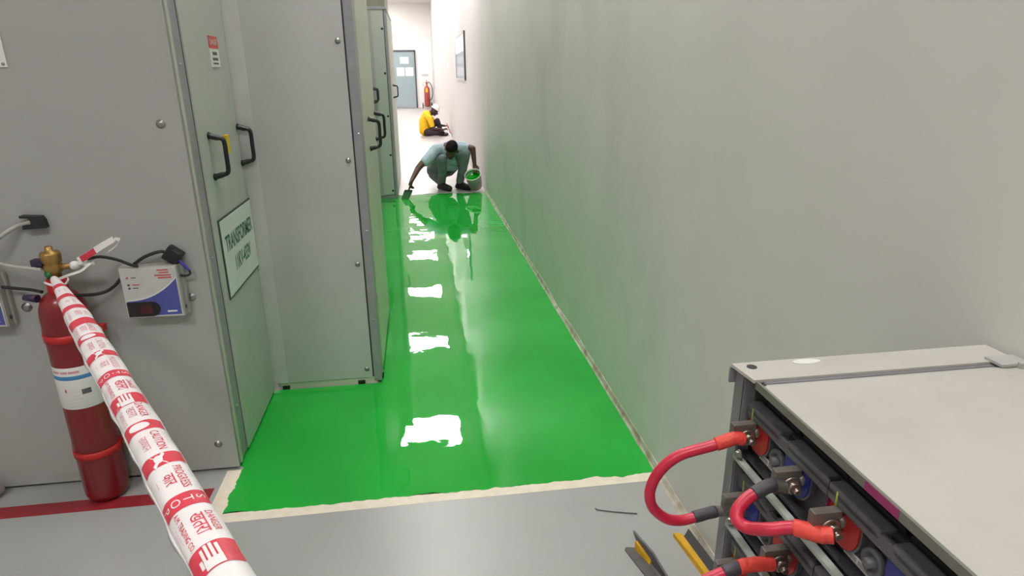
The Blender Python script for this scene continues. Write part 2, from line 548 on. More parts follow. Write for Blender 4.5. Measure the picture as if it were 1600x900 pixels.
part('pane_glare', box(BM(), XW - 0.016, XW - 0.010, 11.42, 13.70, 1.88, 2.17), M['white'], w, 'white strip painting the light reflected in the upper pane')  # white strip stands in for light reflected by the glass
single('wall_plate', box(BM(), 0.36, 0.68, YF - 0.02, YF, 1.44, 1.53, 0.005), M['casing'], 'small grey plate on the far white wall right of the glass door', 'plate')

# lamps in the ceiling
def ceiling_light(y, near, label):
    e = empty('ceiling_light', (-0.03, y, LAMP_H), label, 'light', 'ceiling lights over the corridor')
    b = BM()
    hx, hy, t = 0.49, 0.44, 0.03
    for a in ((-hx - t, -hx, -hy - t, hy + t), (hx, hx + t, -hy - t, hy + t), (-hx, hx, -hy - t, -hy), (-hx, hx, hy, hy + t)):
        box(b, -0.03 + a[0], -0.03 + a[1], y + a[2], y + a[3], LAMP_H - 0.015, LAMP_H + 0.02)
    part('frame', b, M['lamp_frame'], e)
    part('diffuser', box(BM(), -0.03 - hx, -0.03 + hx, y - hy, y + hy, LAMP_H - 0.004, LAMP_H + 0.015), M['lamp_near'] if near else M['lamp_far'], e)
    return e
first_far = ceiling_light(10.15, False, 'first bright square ceiling light beyond the painted floor, above the corridor')
ORD = ('second', 'third', 'fourth', 'fifth', 'sixth')
for k, y in enumerate((14.2, 17.9, 21.8, 24.9, 27.7)):
    dup(first_far, (0, y - 10.15, 0), ORD[k] + ' bright square ceiling light beyond the painted floor, above the corridor')
for k, y in enumerate((13.0, 18.0, 23.0, 27.5, 30.4)):  # hidden hall lamps, added to brighten the far wall
    dup(first_far, (-2.3, y - 10.15, 0), ('first', 'second', 'third', 'fourth', 'fifth')[k] + ' unseen square ceiling light added above the left hall to brighten the far wall')
first_near = ceiling_light(6.35, True, 'dim square ceiling light above the wet green floor')
for k, y in enumerate((2.5, -1.4)):
    dup(first_near, (0, y - 6.35, 0), ('dim square ceiling light above the camera end of the green floor', 'dim square ceiling light above the grey floor behind the camera')[k])
dup(first_near, (-2.2, -1.4 - 6.35, 0), 'dim square ceiling light above the open floor on the left, before the cabinets')

# ------------------------------------------------------------------ cabinets
def dome(bm, p, d, r=0.011, h=0.006):
    lathe(bm, [(r * 1.25, 0.0), (r * 1.25, 0.0015), (r, 0.0018), (r * 0.93, h * 0.6), (r * 0.6, h), (r * 0.2, h)], p, d, 14)
    return bm

def bail_handle(parent, x, y, z0=1.14, z1=1.29, out=0.055, name='handle', r=0.0085):
    b = BM()
    pts = [(x, y, z1), (x + out * 0.55, y, z1 - 0.008), (x + out * 0.88, y, z1 - 0.013), (x + out, y, z1 - 0.03), (x + out, y, (z0 + z1) / 2), (x + out, y, z0 + 0.03), (x + out * 0.88, y, z0 + 0.013), (x + out * 0.55, y, z0 + 0.008), (x, y, z0)]
    tube(b, smooth_curve(pts, 3), [r * 1.75 if (i < 1 or i > 23) else (r * 1.3 if (i < 4 or i > 20) else r) for i in range(25)], 10)
    return part(name, b, M['black'], parent)

X1 = -0.775
c1 = empty('transformer_cabinet', (-1.9, 2.7, 0), 'large grey cabinet in the left foreground with the red extinguisher on its front', 'cabinet', 'transformer cabinets along the corridor')
part('front_panel', box(BM(), -3.3, -0.779, 2.323, 2.336, 0.012, 2.24, 0.003), M['panel'], c1)
part('seal', box(BM(), -3.3, X1 - 0.012, 2.336, 2.348, 0.012, 2.24), M['gap'], c1)
part('edge_strip', box(BM(), -3.3, X1 - 0.002, 2.348, 2.372, 0.012, 2.24, 0.003), M['edge'], c1)
part('corner_post', box(BM(), -0.90, X1 - 0.006, 2.372, 2.455, 0.012, 2.24, 0.004), M['post'], c1)
part('body', box(BM(), -3.3, -0.90, 2.372, 2.998, 0.012, 2.24), M['panel'], c1)
part('seal', box(BM(), -0.90, X1 - 0.006, 2.455, 2.9985, 0.02, 2.24), M['gap'], c1)
part('door_panel', box(BM(), X1 - 0.02, X1, 2.46, 2.990, 0.012, 2.22, 0.003), M['door'], c1, 'pale green-grey lift-off side panel')
part('top_panel', box(BM(), -3.3, X1, 2.33, 2.998, 2.24, 2.26), M['panel'], c1)
for i, z in enumerate((1.351, 0.74, 0.123, 1.97)):
    part('bolt', dome(BM(), (-0.845, 2.3232, z), (0, -1, 0), 0.012, 0.007), M['bolt'], c1)
part('bolt', dome(BM(), (-1.396, 2.3232, 0.734), (0, -1, 0), 0.014, 0.008), M['bolt'], c1)
part('slot_plate', box(BM(), -1.455, -1.34, 2.321, 2.324, 0.030, 0.055, 0.001), M['casing_side'], c1, 'small dull plate near the foot of the front panel')
part('plinth', box(BM(), -3.3, -0.81, 2.345, 3.0, 0.0, 0.0125), M['gap'], c1)
bail_handle(c1, X1, 2.566, 1.136, 1.291)
bail_handle(c1, X1, 2.975, 1.136, 1.293)
for y in (2.42, 2.415):
    pass
for z in (0.86, 1.54, 0.24):
    part('screw', dome(BM(), (X1 - 0.006, 2.415, z), (1, 0, 0), 0.005, 0.003), M['chrome'], c1)
single('yellow_tag', box(BM(), X1 + 0.050, X1 + 0.060, 2.577, 2.622, 1.222, 1.290, 0.002), M['yellow'], 'small yellow tag hung on the nearest black cabinet handle', 'tag')
pl = empty('blank_plate', (-1.36, 2.32, 1.53), 'pale blank plate on the cabinet front at the upper left edge of the view', 'plate')
part('plate', box(BM(), -1.46, -1.264, 2.3175, 2.3228, 1.533, 1.84, 0.002), M['label'], pl)
part('rivet', dome(BM(), (-1.274, 2.3176, 1.543), (0, -1, 0), 0.004, 0.003), M['bolt'], pl)

# sign on the side of the first cabinet
sg = empty('sign_board', (X1, 2.75, 0.66), 'white sign with green lettering and a dark border on the side of the nearest cabinet', 'sign')
def round_rect_x(x, y0, y1, z0, z1, d):
    return box(BM(), x, x + d, y0, y1, z0, z1, 0.002)
part('border', round_rect_x(X1 + 0.0005, 2.512, 3.002, 0.655, 0.978, 0.004), M['sign_edge'], sg)
part('face', round_rect_x(X1 + 0.002, 2.522, 2.994, 0.664, 0.970, 0.0045), M['sign'], sg)
def side_map(yc, zc, sx=1.0, x=X1 + 0.0072):
    return lambda u, v: (x, yc + u * sx, zc + v)
part('lettering', text_bm('TRANSFORMER', 0.088, side_map(2.758, 0.868, 0.68), 0.022), M['sign_text'], sg)
part('lettering', text_bm('11KV-433V', 0.085, side_map(2.765, 0.768, 0.64), 0.022), M['sign_text'], sg)

# warning label on the same side panel
wl = empty('warning_label', (X1, 2.80, 1.53), 'small red and white warning label high on the nearest cabinet side', 'label')
part('backing', box(BM(), X1 + 0.0003, X1 + 0.002, 2.742, 2.862, 1.535, 1.65), M['label'], wl)
part('red_panel', box(BM(), X1 + 0.001, X1 + 0.0026, 2.742, 2.862, 1.604, 1.65), M['label_red'], wl)
part('lettering', text_bm('DANGER', 0.030, side_map(2.802, 1.627, 0.75, X1 + 0.0032)), M['label'], wl)
b = BM()
for za, zb, ya, yb in ((1.580, 1.592, 2.775, 2.832), (1.560, 1.570, 2.768, 2.838), (1.546, 1.552, 2.768, 2.838)):
    box(b, X1 + 0.001, X1 + 0.0026, ya, yb, za, zb)
part('print', b, M['ink'], wl, 'two lines of dark print')

X2 = -0.247
c2 = empty('transformer_cabinet', (-0.5, 3.5, 0), 'grey cabinet standing forward of its neighbours beside the green floor, second from the camera', 'cabinet', 'transformer cabinets along the corridor')
part('left_post', box(BM(), -0.785, -0.71, 3.0, 3.03, 0.035, 2.24, 0.003), M['strip'], c2, 'pale strip beside the inner corner')
part('front_panel', box(BM(), -0.712, -0.292, 3.0015, 3.014, 0.035, 2.24, 0.003), M['panel2'], c2)
part('seal', box(BM(), -0.30, -0.27, 3.010, 3.016, 0.02, 2.24), M['gap'], c2)
part('right_post', box(BM(), -0.286, X2, 3.004, 3.11, 0.012, 2.24, 0.006), M['post'], c2)
part('body', box(BM(), -0.76, X2 - 0.02, 3.016, 4.04, 0.012, 2.24), M['panel2'], c2)
part('door_panel', box(BM(), X2 - 0.02, X2 + 0.002, 3.13, 4.0, 0.03, 2.22, 0.003), M['cream'], c2, 'cream side panel facing the aisle')
part('base_rail', box(BM(), -0.75, -0.27, 3.008, 3.06, 0.0, 0.034, 0.003), M['cream'], c2, 'scuffed pale base rail')
part('end_post', box(BM(), -0.30, X2, 4.0, 4.05, 0.012, 2.24, 0.003), M['post'], c2)
part('top_panel', box(BM(), -0.775, X2, 3.0, 4.05, 2.24, 2.26), M['panel2'], c2)
for z in (1.641, 1.132, 0.638, 0.083, 2.12):
    part('bolt', dome(BM(), (-0.318, 3.0016, z), (0, -1, 0), 0.010, 0.006), M['bolt'], c2)
for z in (0.35, 0.80, 1.25):
    part('screw', dome(BM(), (-0.262, 3.004, z), (0, -1, 0), 0.004, 0.003), M['chrome'], c2)
for x in (-0.722, -0.35):
    part('foot', box(BM(), x - 0.018, x + 0.018, 2.998, 3.03, 0.002, 0.02, 0.004), M['black'], c2)
part('foot', box(BM(), X2 - 0.012, X2 + 0.006, 3.05, 3.09, 0.002, 0.035, 0.003), M['black'], c2)
bail_handle(c2, X2 + 0.002, 3.40, 1.14, 1.29, 0.055)
bail_handle(c2, X2 + 0.002, 3.93, 1.14, 1.29, 0.055)

c3 = empty('transformer_cabinet', (-0.65, 6.1, 0), 'set-back cabinet seen as a narrow strip between the second and the farthest cabinet', 'cabinet', 'transformer cabinets along the corridor')
part('body', box(BM(), -0.95, -0.51, 4.055, 8.18, 0.0, 2.24), M['panel2'], c3)
part('door_panel', box(BM(), -0.51, -0.495, 4.3, 7.55, 0.03, 2.2, 0.003), M['door'], c3)
part('door_panel', box(BM(), -0.51, -0.495, 7.6, 8.15, 0.03, 2.2, 0.003), M['door'], c3)
bail_handle(c3, -0.495, 7.85, 1.19, 1.35, 0.06)
bail_handle(c3, -0.495, 8.08, 1.20, 1.355, 0.06)

c4 = empty('transformer_cabinet', (-0.6, 8.9, 0), 'farthest cabinet, greenish grey, beside the crouching worker at the end of the wet floor', 'cabinet', 'transformer cabinets along the corridor')
part('front_panel', box(BM(), -0.50, -0.325, 8.2, 8.214, 0.05, 2.235, 0.003), M['door'], c4)
part('left_strip', box(BM(), -0.51, -0.462, 8.192, 8.205, 0.04, 2.22, 0.003), M['panel'], c4)
part('seal', box(BM(), -0.327, -0.316, 8.206, 8.214, 0.03, 2.235), M['gap'], c4)
part('right_post', box(BM(), -0.317, -0.285, 8.2, 8.28, 0.02, 2.235, 0.004), M['post'], c4)
part('body', box(BM(), -1.0, -0.30, 8.214, 10.1, 0.012, 2.235), M['panel'], c4)
part('top_edge', box(BM(), -0.51, -0.278, 8.19, 8.25, 2.228, 2.25, 0.003), M['post'], c4)
part('top_panel', box(BM(), -1.0, -0.285, 8.25, 10.1, 2.235, 2.25), M['panel'], c4)
part('base_rail', box(BM(), -0.50, -0.29, 8.205, 8.25, 0.0, 0.04), M['post'], c4)
part('side_panel', box(BM(), -0.30, -0.283, 8.32, 10.05, 0.03, 2.2, 0.003), M['cream'], c4)
for z in (2.02, 1.52, 1.02, 0.55, 0.10):
    part('bolt', dome(BM(), (-0.345, 8.1995, z), (0, -1, 0), 0.011, 0.006), M['black'], c4)
bail_handle(c4, -0.283, 8.85, 1.22, 1.375, 0.06)
du = empty('bus_duct', (-0.45, 8.7, 2.25), 'olive box-shaped duct standing on top of the farthest cabinet', 'duct')
part('box', box(BM(), -0.62, -0.30, 8.26, 9.4, 2.25, 3.4, 0.005), M['duct'], du)
part('flange', box(BM(), -0.66, -0.29, 8.24, 9.44, 2.25, 2.268, 0.003), M['post'], du)

# ------------------------------------------------------------------ monitoring units on the first cabinet
FY = 2.323
def monitor(x0, label):
    """wall unit, left edge at x0, in the plane of the cabinet front"""
    e = empty('monitor_unit', (x0 + 0.09, FY, 0.66), label, 'unit', 'leak monitor units on the cabinet front')
    x1, z0, z1, yo = x0 + 0.184, 0.690, 0.872, FY - 0.052
    part('body', box(BM(), x0 - 0.004, x1 + 0.004, yo + 0.004, FY - 0.0005, z0 - 0.004, z1 + 0.004, 0.004), M['casing_side'], e)
    part('mounting_flange', box(BM(), x1 - 0.01, x1 + 0.012, FY - 0.020, FY - 0.0005, z0 - 0.006, z1 + 0.004, 0.005), M['casing_side'], e)
    part('face', box(BM(), x0, x1, yo, yo + 0.005, z0, z1, 0.0015), M['casing'], e)
    # indigo corner print bounded by an arc, with a white line along the arc
    def arc(t):
        return (x0 + 0.006 + (x1 - x0 - 0.010) * t, z0 + 0.064 + 0.078 * t ** 2.3)
    N = 22
    poly = [(arc(i / N)[0], yo - 0.0006, arc(i / N)[1]) for i in range(N + 1)] + [(x1 - 0.004, yo - 0.0006, z0 + 0.006), (x0 + 0.006, yo - 0.0006, z0 + 0.006)]
    part('blue_print', prism(BM(), poly, (0, 0.0005, 0)), M['indigo'], e, 'indigo lower corner of the face')
    b = BM()
    for i in range(N):
        (a0, b0), (a1, b1) = arc(i / N), arc((i + 1) / N)
        prism(b, [(a0, yo - 0.0010, b0 - 0.002), (a1, yo - 0.0010, b1 - 0.002), (a1, yo - 0.0010, b1 + 0.003), (a0, yo - 0.0010, b0 + 0.003)], (0, 0.0006, 0))
    part('white_arc', b, M['white_plastic'], e)
    pts = [(x0 + 0.004, z0 + 0.004), (x0 + 0.085, z0 + 0.004)] + [(x0 + 0.085 + 0.027 * math.sin(a), z0 + 0.031 - 0.027 * math.cos(a)) for a in [PI * k / 10 for k in range(11)]] + [(x0 + 0.004, z0 + 0.058)]
    dsp = part('display', prism(BM(), [(p[0], yo - 0.003, p[1]) for p in pts], (0, 0.003, 0)), M['display'], e, 'dark smoked display window')
    part('digits', box(BM(), x0 + 0.045, x0 + 0.085, yo - 0.0036, yo - 0.003, z0 + 0.014, z0 + 0.046), M['display_red'], dsp)
    for k, (dx, dz) in enumerate(((0.022, 0.148), (0.022, 0.122), (0.023, 0.110))):
        part('indicator', dome(BM(), (x0 + dx, yo, z0 + dz), (0, -1, 0), 0.0032, 0.003), M['label_red'] if k == 0 else M['ink'], e)
    def bars(lst, m):
        b = BM()
        for xa, xb, zc, hh in lst:
            box(b, x0 + xa, x0 + xb, yo - 0.0008, yo, z0 + zc - hh, z0 + zc + hh)
        tag(part('print', b, M[m], e, 'small lines of print'), None, None, None, 'stuff')
    bars([(0.034, 0.050, 0.148, 0.0016), (0.034, 0.052, 0.110, 0.0016)], 'ink')
    bars([(0.034, 0.058, 0.122, 0.0016), (0.122, 0.160, 0.172, 0.0020), (0.128, 0.160, 0.163, 0.0020), (0.112, 0.166, 0.153, 0.0022), (0.122, 0.166, 0.144, 0.0022)], 'inkred')
    b = BM()
    box(b, x0 + 0.134, x0 + 0.166, yo - 0.0014, yo, z0 + 0.016, z0 + 0.022)
    part('maker_print', b, M['white_plastic'], e)
    part('screw', dome(BM(), (x1 + 0.0042, FY - 0.028, z0 + 0.026), (1, 0, 0), 0.006, 0.003), M['ink'], e)
    return e
mu = monitor(-1.048, 'white and indigo monitor unit right of the red extinguisher on the cabinet front')
mu2 = dup(mu, (-0.578, 0, -0.005), 'white and indigo monitor unit cut off by the left edge of the view')

# cables, adapter and clip
def cable(name, pts, r, m, label, cat='cable'):
    return single(name, tube(BM(), smooth_curve(pts, 8), r, 10), M[m], label, cat)
cable('black_cable', [(-1.185, FY - 0.10, 0.800), (-1.135, FY - 0.04, 0.783), (-1.09, FY - 0.022, 0.800), (-1.03, FY - 0.02, 0.860), (-0.97, FY - 0.03, 0.903), (-0.915, FY - 0.03, 0.922), (-0.893, FY - 0.026, 0.918)], 0.0058, 'soft_black', 'black cable rising from behind the extinguisher to the black adapter')
cable('black_cable', [(-1.112, FY - 0.105, 0.927), (-1.075, FY - 0.095, 0.930), (-1.035, FY - 0.075, 0.912), (-1.000, FY - 0.062, 0.888), (-0.982, FY - 0.053, 0.880)], 0.0052, 'soft_black', 'black cable from the white valve connector to the top of the monitor unit')
cable('black_cable', [(-1.441, FY - 0.03, 0.822), (-1.40, FY - 0.03, 0.815), (-1.345, FY - 0.045, 0.812), (-1.30, FY - 0.06, 0.806)], 0.0055, 'soft_black', 'thin black cable between the left monitor unit and the extinguisher shoulder')
ad = empty('power_adapter', (-0.872, FY, 0.87), 'black tilted power adapter plug above the monitor unit', 'adapter')
bq = box(BM(), -0.028, 0.028, -0.036, 0.0, -0.026, 0.026, 0.007)
bq.transform(Matrix.Translation((-0.874, FY - 0.0005, 0.905)) @ Matrix.Rotation(math.radians(38), 4, 'Y'))
part('body', bq, M['black'], ad)
bq = box(BM(), -0.016, 0.016, -0.045, -0.02, -0.012, 0.012, 0.004)
bq.transform(Matrix.Translation((-0.862, FY, 0.912)) @ Matrix.Rotation(math.radians(38), 4, 'Y'))
part('cap', bq, M['soft_black'], ad)
cable('blue_wire', [(-0.858, FY - 0.030, 0.893), (-0.842, FY - 0.030, 0.872), (-0.829, FY - 0.028, 0.850)], 0.0052, 'blue_wire', 'short blue wire hanging from the black adapter', 'wire')
cable('black_cable', [(-0.829, FY - 0.028, 0.852), (-0.826, FY - 0.026, 0.838), (-0.838, FY - 0.026, 0.830), (-0.862, FY - 0.028, 0.833)], 0.004, 'soft_black', 'short black lead looping into the right side of the monitor unit')

cl = empty('cable_clip', (-1.29, FY, 1.03), 'black forked clip on the cabinet front above the extinguisher', 'clip')
poly = [(-1.330, 1.064), (-1.268, 1.060), (-1.262, 1.048), (-1.258, 1.020), (-1.328, 1.018), (-1.326, 1.032), (-1.300, 1.034), (-1.298, 1.047), (-1.306, 1.055), (-1.330, 1.056)]
part('body', prism(BM(), [(p[0], FY - 0.030, p[1]) for p in poly], (0, 0.029, 0)), M['soft_black'], cl)
cable('pale_tube', [(-1.300, FY - 0.016, 1.041), (-1.35, FY - 0.020, 1.028), (-1.40, FY - 0.045, 0.995), (-1.44, FY - 0.05, 0.955), (-1.47, FY - 0.05, 0.90), (-1.475, FY - 0.05, 0.86)], 0.0075, 'tube', 'pale translucent tube curving down left from the black clip', 'tube')
cable('pale_tube', [(-1.255, FY - 0.115, 0.900), (-1.30, FY - 0.10, 0.903), (-1.36, FY - 0.08, 0.906), (-1.42, FY - 0.06, 0.918), (-1.47, FY - 0.055, 0.945)], 0.0055, 'tube', 'pale translucent tube running left from the brass valve', 'tube')

# ------------------------------------------------------------------ near extinguisher
EX, EY, ER = -1.233, 2.238, 0.0735
ex = empty('fire_extinguisher', (EX, EY, 0), 'tall red gas cylinder extinguisher clamped to the cabinet front in the left foreground', 'extinguisher', 'fire extinguishers')
prof = [(0.030, 0.002), (0.052, 0.003), (0.066, 0.012), (ER, 0.032), (ER, 0.715), (0.0728, 0.738), (0.069, 0.764), (0.060, 0.788), (0.046, 0.806), (0.032, 0.815)]
part('cylinder', lathe(BM(), prof, (EX, EY, 0), (0, 0, 1), 48), M['ext_red'], ex)
part('collar', lathe(BM(), [(0.030, 0.81), (0.031, 0.815), (0.031, 0.855), (0.027, 0.860)], (EX, EY, 0)), M['band_red'], ex, 'red neck collar')
vb = part('valve', lathe(BM(), [(0.020, 0.858), (0.020, 0.880), (0.027, 0.884), (0.028, 0.906), (0.024, 0.912), (0.030, 0.918), (0.031, 0.944), (0.027, 0.952), (0.012, 0.955), (0.012, 0.968), (0.009, 0.971)], (EX, EY, 0), (0, 0, 1), 20), M['brass'], ex, 'aged brass valve')
part('outlet', tube(BM(), [(EX + 0.02, EY - 0.004, 0.900), (EX + 0.062, EY - 0.010, 0.903)], [0.011, 0.009], 12), M['brass'], vb)
part('inlet', tube(BM(), [(EX - 0.02, EY, 0.897), (EX - 0.060, EY + 0.002, 0.897)], [0.007, 0.006], 12), M['brass'], vb)
part('knob', box(BM(), EX - 0.056, EX - 0.022, EY - 0.02, EY + 0.01, 0.906, 0.930, 0.004), M['violet'], vb, 'dark violet side knob')
part('seal', dome(BM(), (EX - 0.008, EY - 0.024, 0.879), (-0.3, -1, 0), 0.010, 0.008), M['green_tag'], vb, 'green seal')
part('side_cap', tube(BM(), [(EX - 0.055, EY - 0.03, 0.800), (EX - 0.10, EY - 0.02, 0.803)], [0.014, 0.010], 12), M['violet'], ex, 'dark violet plug on the left shoulder')
# white instruction label
def cylpatch(a0, a1, z0, z1, r):
    b = BM()
    n = 8
    lo = [b.verts.new((EX + r * math.sin(a0 + (a1 - a0) * i / n), EY - r * math.cos(a0 + (a1 - a0) * i / n), z0)) for i in range(n + 1)]
    hi = [b.verts.new((v.co.x, v.co.y, z1)) for v in lo]
    for i in range(n):
        b.faces.new((lo[i], lo[i + 1], hi[i + 1], hi[i]))
    return b

lab = part('label_wrap', lathe(BM(), [(ER + 0.0003, 0.400), (ER + 0.0008, 0.401), (ER + 0.0008, 0.557), (ER + 0.0003, 0.558)], (EX, EY, 0), (0, 0, 1), 48, False, False), M['label'], ex, 'white instruction label around the cylinder')
part('blue_stripe', lathe(BM(), [(ER + 0.0010, 0.512), (ER + 0.0012, 0.513), (ER + 0.0012, 0.526), (ER + 0.0010, 0.527)], (EX, EY, 0), (0, 0, 1), 48, False, False), M['blue_ink'], lab)
def cylmap(a0, z0, s=1.0, r=ER + 0.0014):
    return lambda u, v: (EX + r * math.sin(a0 + u * s / r), EY - r * math.cos(a0 + u * s / r), z0 + v)
b = BM()
for a0, a1 in ((-0.75, -0.35), (-0.3, 0.02), (0.06, 0.5)):
    join(b, cylpatch(a0, a1, 0.537, 0.545, ER + 0.0014))
part('red_print', b, M['film_pink'], lab)
b = BM()
for k in range(5):
    join(b, text_bm('- - --- -- ---- --- -- ----', 0.010, cylmap(0.05, 0.468 - k * 0.014, 0.85)))
part('lettering', b, M['casing_side'], lab)
part('black_block', cylpatch(0.42, 0.80, 0.455, 0.474, ER + 0.0014), M['ink'], lab)
part('red_mark', cylpatch(-0.28, -0.20, 0.467, 0.478, ER + 0.0014), M['inkred'], lab)
for z in (0.660, 0.205):
    bd = part('clamp_band', lathe(BM(), [(ER + 0.0005, z - 0.014), (ER + 0.004, z - 0.013), (ER + 0.004, z + 0.013), (ER + 0.0005, z + 0.014)], (EX, EY, 0), (0, 0, 1), 48, False, False), M['band_red'], ex, 'red clamp band')
    for s in (-1, 1):
        part('lug', box(BM(), EX + s * (ER + 0.012) - 0.014, EX + s * (ER + 0.012) + 0.014, EY + 0.02, EY + 0.05, z - 0.013, z + 0.013, 0.003), M['band_red'], bd)
        part('bolt', dome(BM(), (EX + s * (ER + 0.014), EY + 0.02, z), (0, -1, 0), 0.009, 0.012), M['nut'], bd)

# white connector on the outlet
co = empty('hose_connector', (-1.14, 2.22, 0.90), 'white plastic connector joining the brass valve to the black cable', 'connector')
part('ball', lathe(BM(), [(0.004, 0), (0.012, 0.003), (0.015, 0.010), (0.015, 0.018), (0.011, 0.025), (0.006, 0.028)], (EX + 0.060, EY - 0.010, 0.903), (1, -0.03, 0.12), 18), M['white_plastic'], co)
part('stem', cyl(BM(), (EX + 0.083, EY - 0.011, 0.906), (EX + 0.108, EY - 0.012, 0.909), 0.0045), M['white_plastic'], co)
part('nut', lathe(BM(), [(0.006, 0), (0.014, 0.003), (0.014, 0.012), (0.010, 0.016), (0.010, 0.034), (0.006, 0.036)], (EX + 0.104, EY - 0.012, 0.909), (1, -0.03, 0.12), 8), M['white_plastic'], co)

# ------------------------------------------------------------------ barricade tape
TA, TB = V((-1.188, 2.150, 0.876)), V((-0.272, 0.689, 0.902))
def tape_c(t):
    p = TA + (TB - TA) * t
    p.x += 0.030 * t * (1 - t)
    p.z -= 0.03 * t * (1 - t)
    return p
_a = (TB - TA).normalized()
_R_ = (V((1, 0, 0)) - _a * _a.x).normalized()
_N_ = _R_.cross(_a).normalized()
if _N_.z < 0: _N_ = -_N_
def tape_p(t, th, off=0.0):
    ramp = min(1.0, max(0.0, (t + 0.02) / 0.28))
    w = 0.010 + 0.021 * (ramp ** 0.8)
    h = 0.010 + 0.014 * ramp
    th2 = th + math.radians(-14)
    wr = 1 + 0.07 * mnoise.noise(V((t * 16, math.cos(th) * 1.5, math.sin(th) * 1.5)))
    k = wr + off / w
    return tape_c(t) + _R_ * (w * math.sin(th2) * k) + _N_ * (h * math.cos(th2) * k)
bt = empty('barricade_tape', tape_c(0.5), 'red and white printed barricade tape stretched from the extinguisher neck towards the viewer', 'tape')
b = BM()
NT, NS = 150, 36
rings = [[b.verts.new(tape_p(-0.015 + 1.215 * i / NT, 2 * PI * k / NS)) for k in range(NS)] for i in range(NT + 1)]
for i in range(NT):
    for k in range(NS):
        f = b.faces.new((rings[i][k], rings[i][(k + 1) % NS], rings[i + 1][(k + 1) % NS], rings[i + 1][k]))
        f.smooth = True
part('film', b, M['film'], bt)
# a loose lip of film along the left edge
b = BM()
rows = []
for i in range(81):
    t = 0.30 + 0.88 * i / 80
    w = 0.0025 + 0.004 * mnoise.noise(V((t * 22, 3, 1)))
    p = tape_p(t, -PI / 2 + 0.25)
    rows.append((b.verts.new(p), b.verts.new(p - _R_ * w * 1.2 - _N_ * w * 0.7), b.verts.new(p - _N_ * 0.0012)))
for r0, r1 in zip(rows, rows[1:]):
    for k in range(3):
        b.faces.new((r0[k], r0[(k + 1) % 3], r1[(k + 1) % 3], r1[k])).smooth = True
part('loose_edge', b, M['film'], bt)

LT = (TB - TA).length
def tape_strip(t0, t1, a0, a1, off, nt=6, na=22):
    b = BM()
    g = [[b.verts.new(tape_p(t0 + (t1 - t0) * i / nt, a0 + (a1 - a0) * k / na, off)) for k in range(na + 1)] for i in range(nt + 1)]
    for i in range(nt):
        for k in range(na):
            b.faces.new((g[i][k], g[i][k + 1], g[i + 1][k + 1], g[i + 1][k])).smooth = True
    return b
def tape_text(body, size, tc, thc, across=False, off=0.0011, sx=1.0):
    r = 0.029
    if across:      # letters run round the tube, right to left
        return text_bm(body, size, lambda u, v: tape_p(tc + v / LT, thc - u * sx / r, off))
    return text_bm(body, size, lambda u, v: tape_p(tc + u * sx / LT, thc + v / r, off))
band_t = [0.985 - 0.0835 * k for k in range(12)] + [1.0685]
MOT = {0: 'hand', 1: 'STOP', 2: 'skull', 3: 'oval'}
for k, t in enumerate(band_t):
    kind = ('hand', 'STOP', 'skull', 'oval')[k % 4]
    wd = 0.0118
    b = tape_strip(t - wd, t + wd * (1.7 if kind == 'hand' else 1.0), -1.15, 1.32, 0.0007)
    bo = part('printed_band', b, M['film_red'], bt, 'red printed band')
    if k > 7:
        continue
    if kind == 'STOP':
        for j, ch in enumerate('STOP'):
            part('letter', text_bm(ch, 0.018, lambda u, v, j=j, t=t: tape_p(t + u * 1.5 / LT, 0.85 - 0.56 * j + v / 0.029, 0.0012)), M['film'], bo)
    elif kind == 'hand':
        b = BM()
        for q in range(4):      # four fingers and a palm, pointing to the far end
            a = -0.32 + 0.2 * q
            join(b, tape_strip(t - 0.012 + 0.003 * abs(q - 1.5), t + 0.010, a, a + 0.13, 0.0012, 3, 3))
        join(b, tape_strip(t + 0.008, t + 0.019, -0.34, 0.42, 0.0012, 4, 8))
        join(b, tape_strip(t + 0.004, t + 0.014, -0.52, -0.36, 0.0012, 3, 3))
        part('hand_print', b, M['film'], bo)
    elif kind == 'skull':
        b = BM()
        for sg_ in (-1, 1):     # crossed bars and a round head
            g = []
            for i in range(9):
                q = -1 + 2 * i / 8
                g.append((b.verts.new(tape_p(t + 0.011 * q - 0.002, sg_ * q * 0.34 - 0.03, 0.0012)), b.verts.new(tape_p(t + 0.011 * q + 0.003, sg_ * q * 0.34 + 0.05, 0.0012))))
            for p, q in zip(g, g[1:]):
                b.faces.new((p[0], p[1], q[1], q[0]))
        c = b.verts.new(tape_p(t, 0, 0.0014))
        ring = [b.verts.new(tape_p(t - 0.001 + 0.0075 * math.cos(2 * PI * i / 14), 0.22 * math.sin(2 * PI * i / 14), 0.0014)) for i in range(14)]
        for i in range(14):
            b.faces.new((c, ring[i], ring[(i + 1) % 14]))
        part('skull_print', b, M['film'], bo)
    else:
        b = BM()
        rg = [[b.verts.new(tape_p(t + 0.0085 * q * math.cos(2 * PI * i / 24), -0.05 + 0.55 * q * math.sin(2 * PI * i / 24), 0.0012)) for i in range(24)] for q in (0.08, 0.3, 0.5, 0.75, 1.0)]
        b.faces.new(rg[0])
        for r0, r1 in zip(rg, rg[1:]):
            for i in range(24):
                b.faces.new((r0[i], r0[(i + 1) % 24], r1[(i + 1) % 24], r1[i]))
        part('oval_print', b, M['film'], bo)
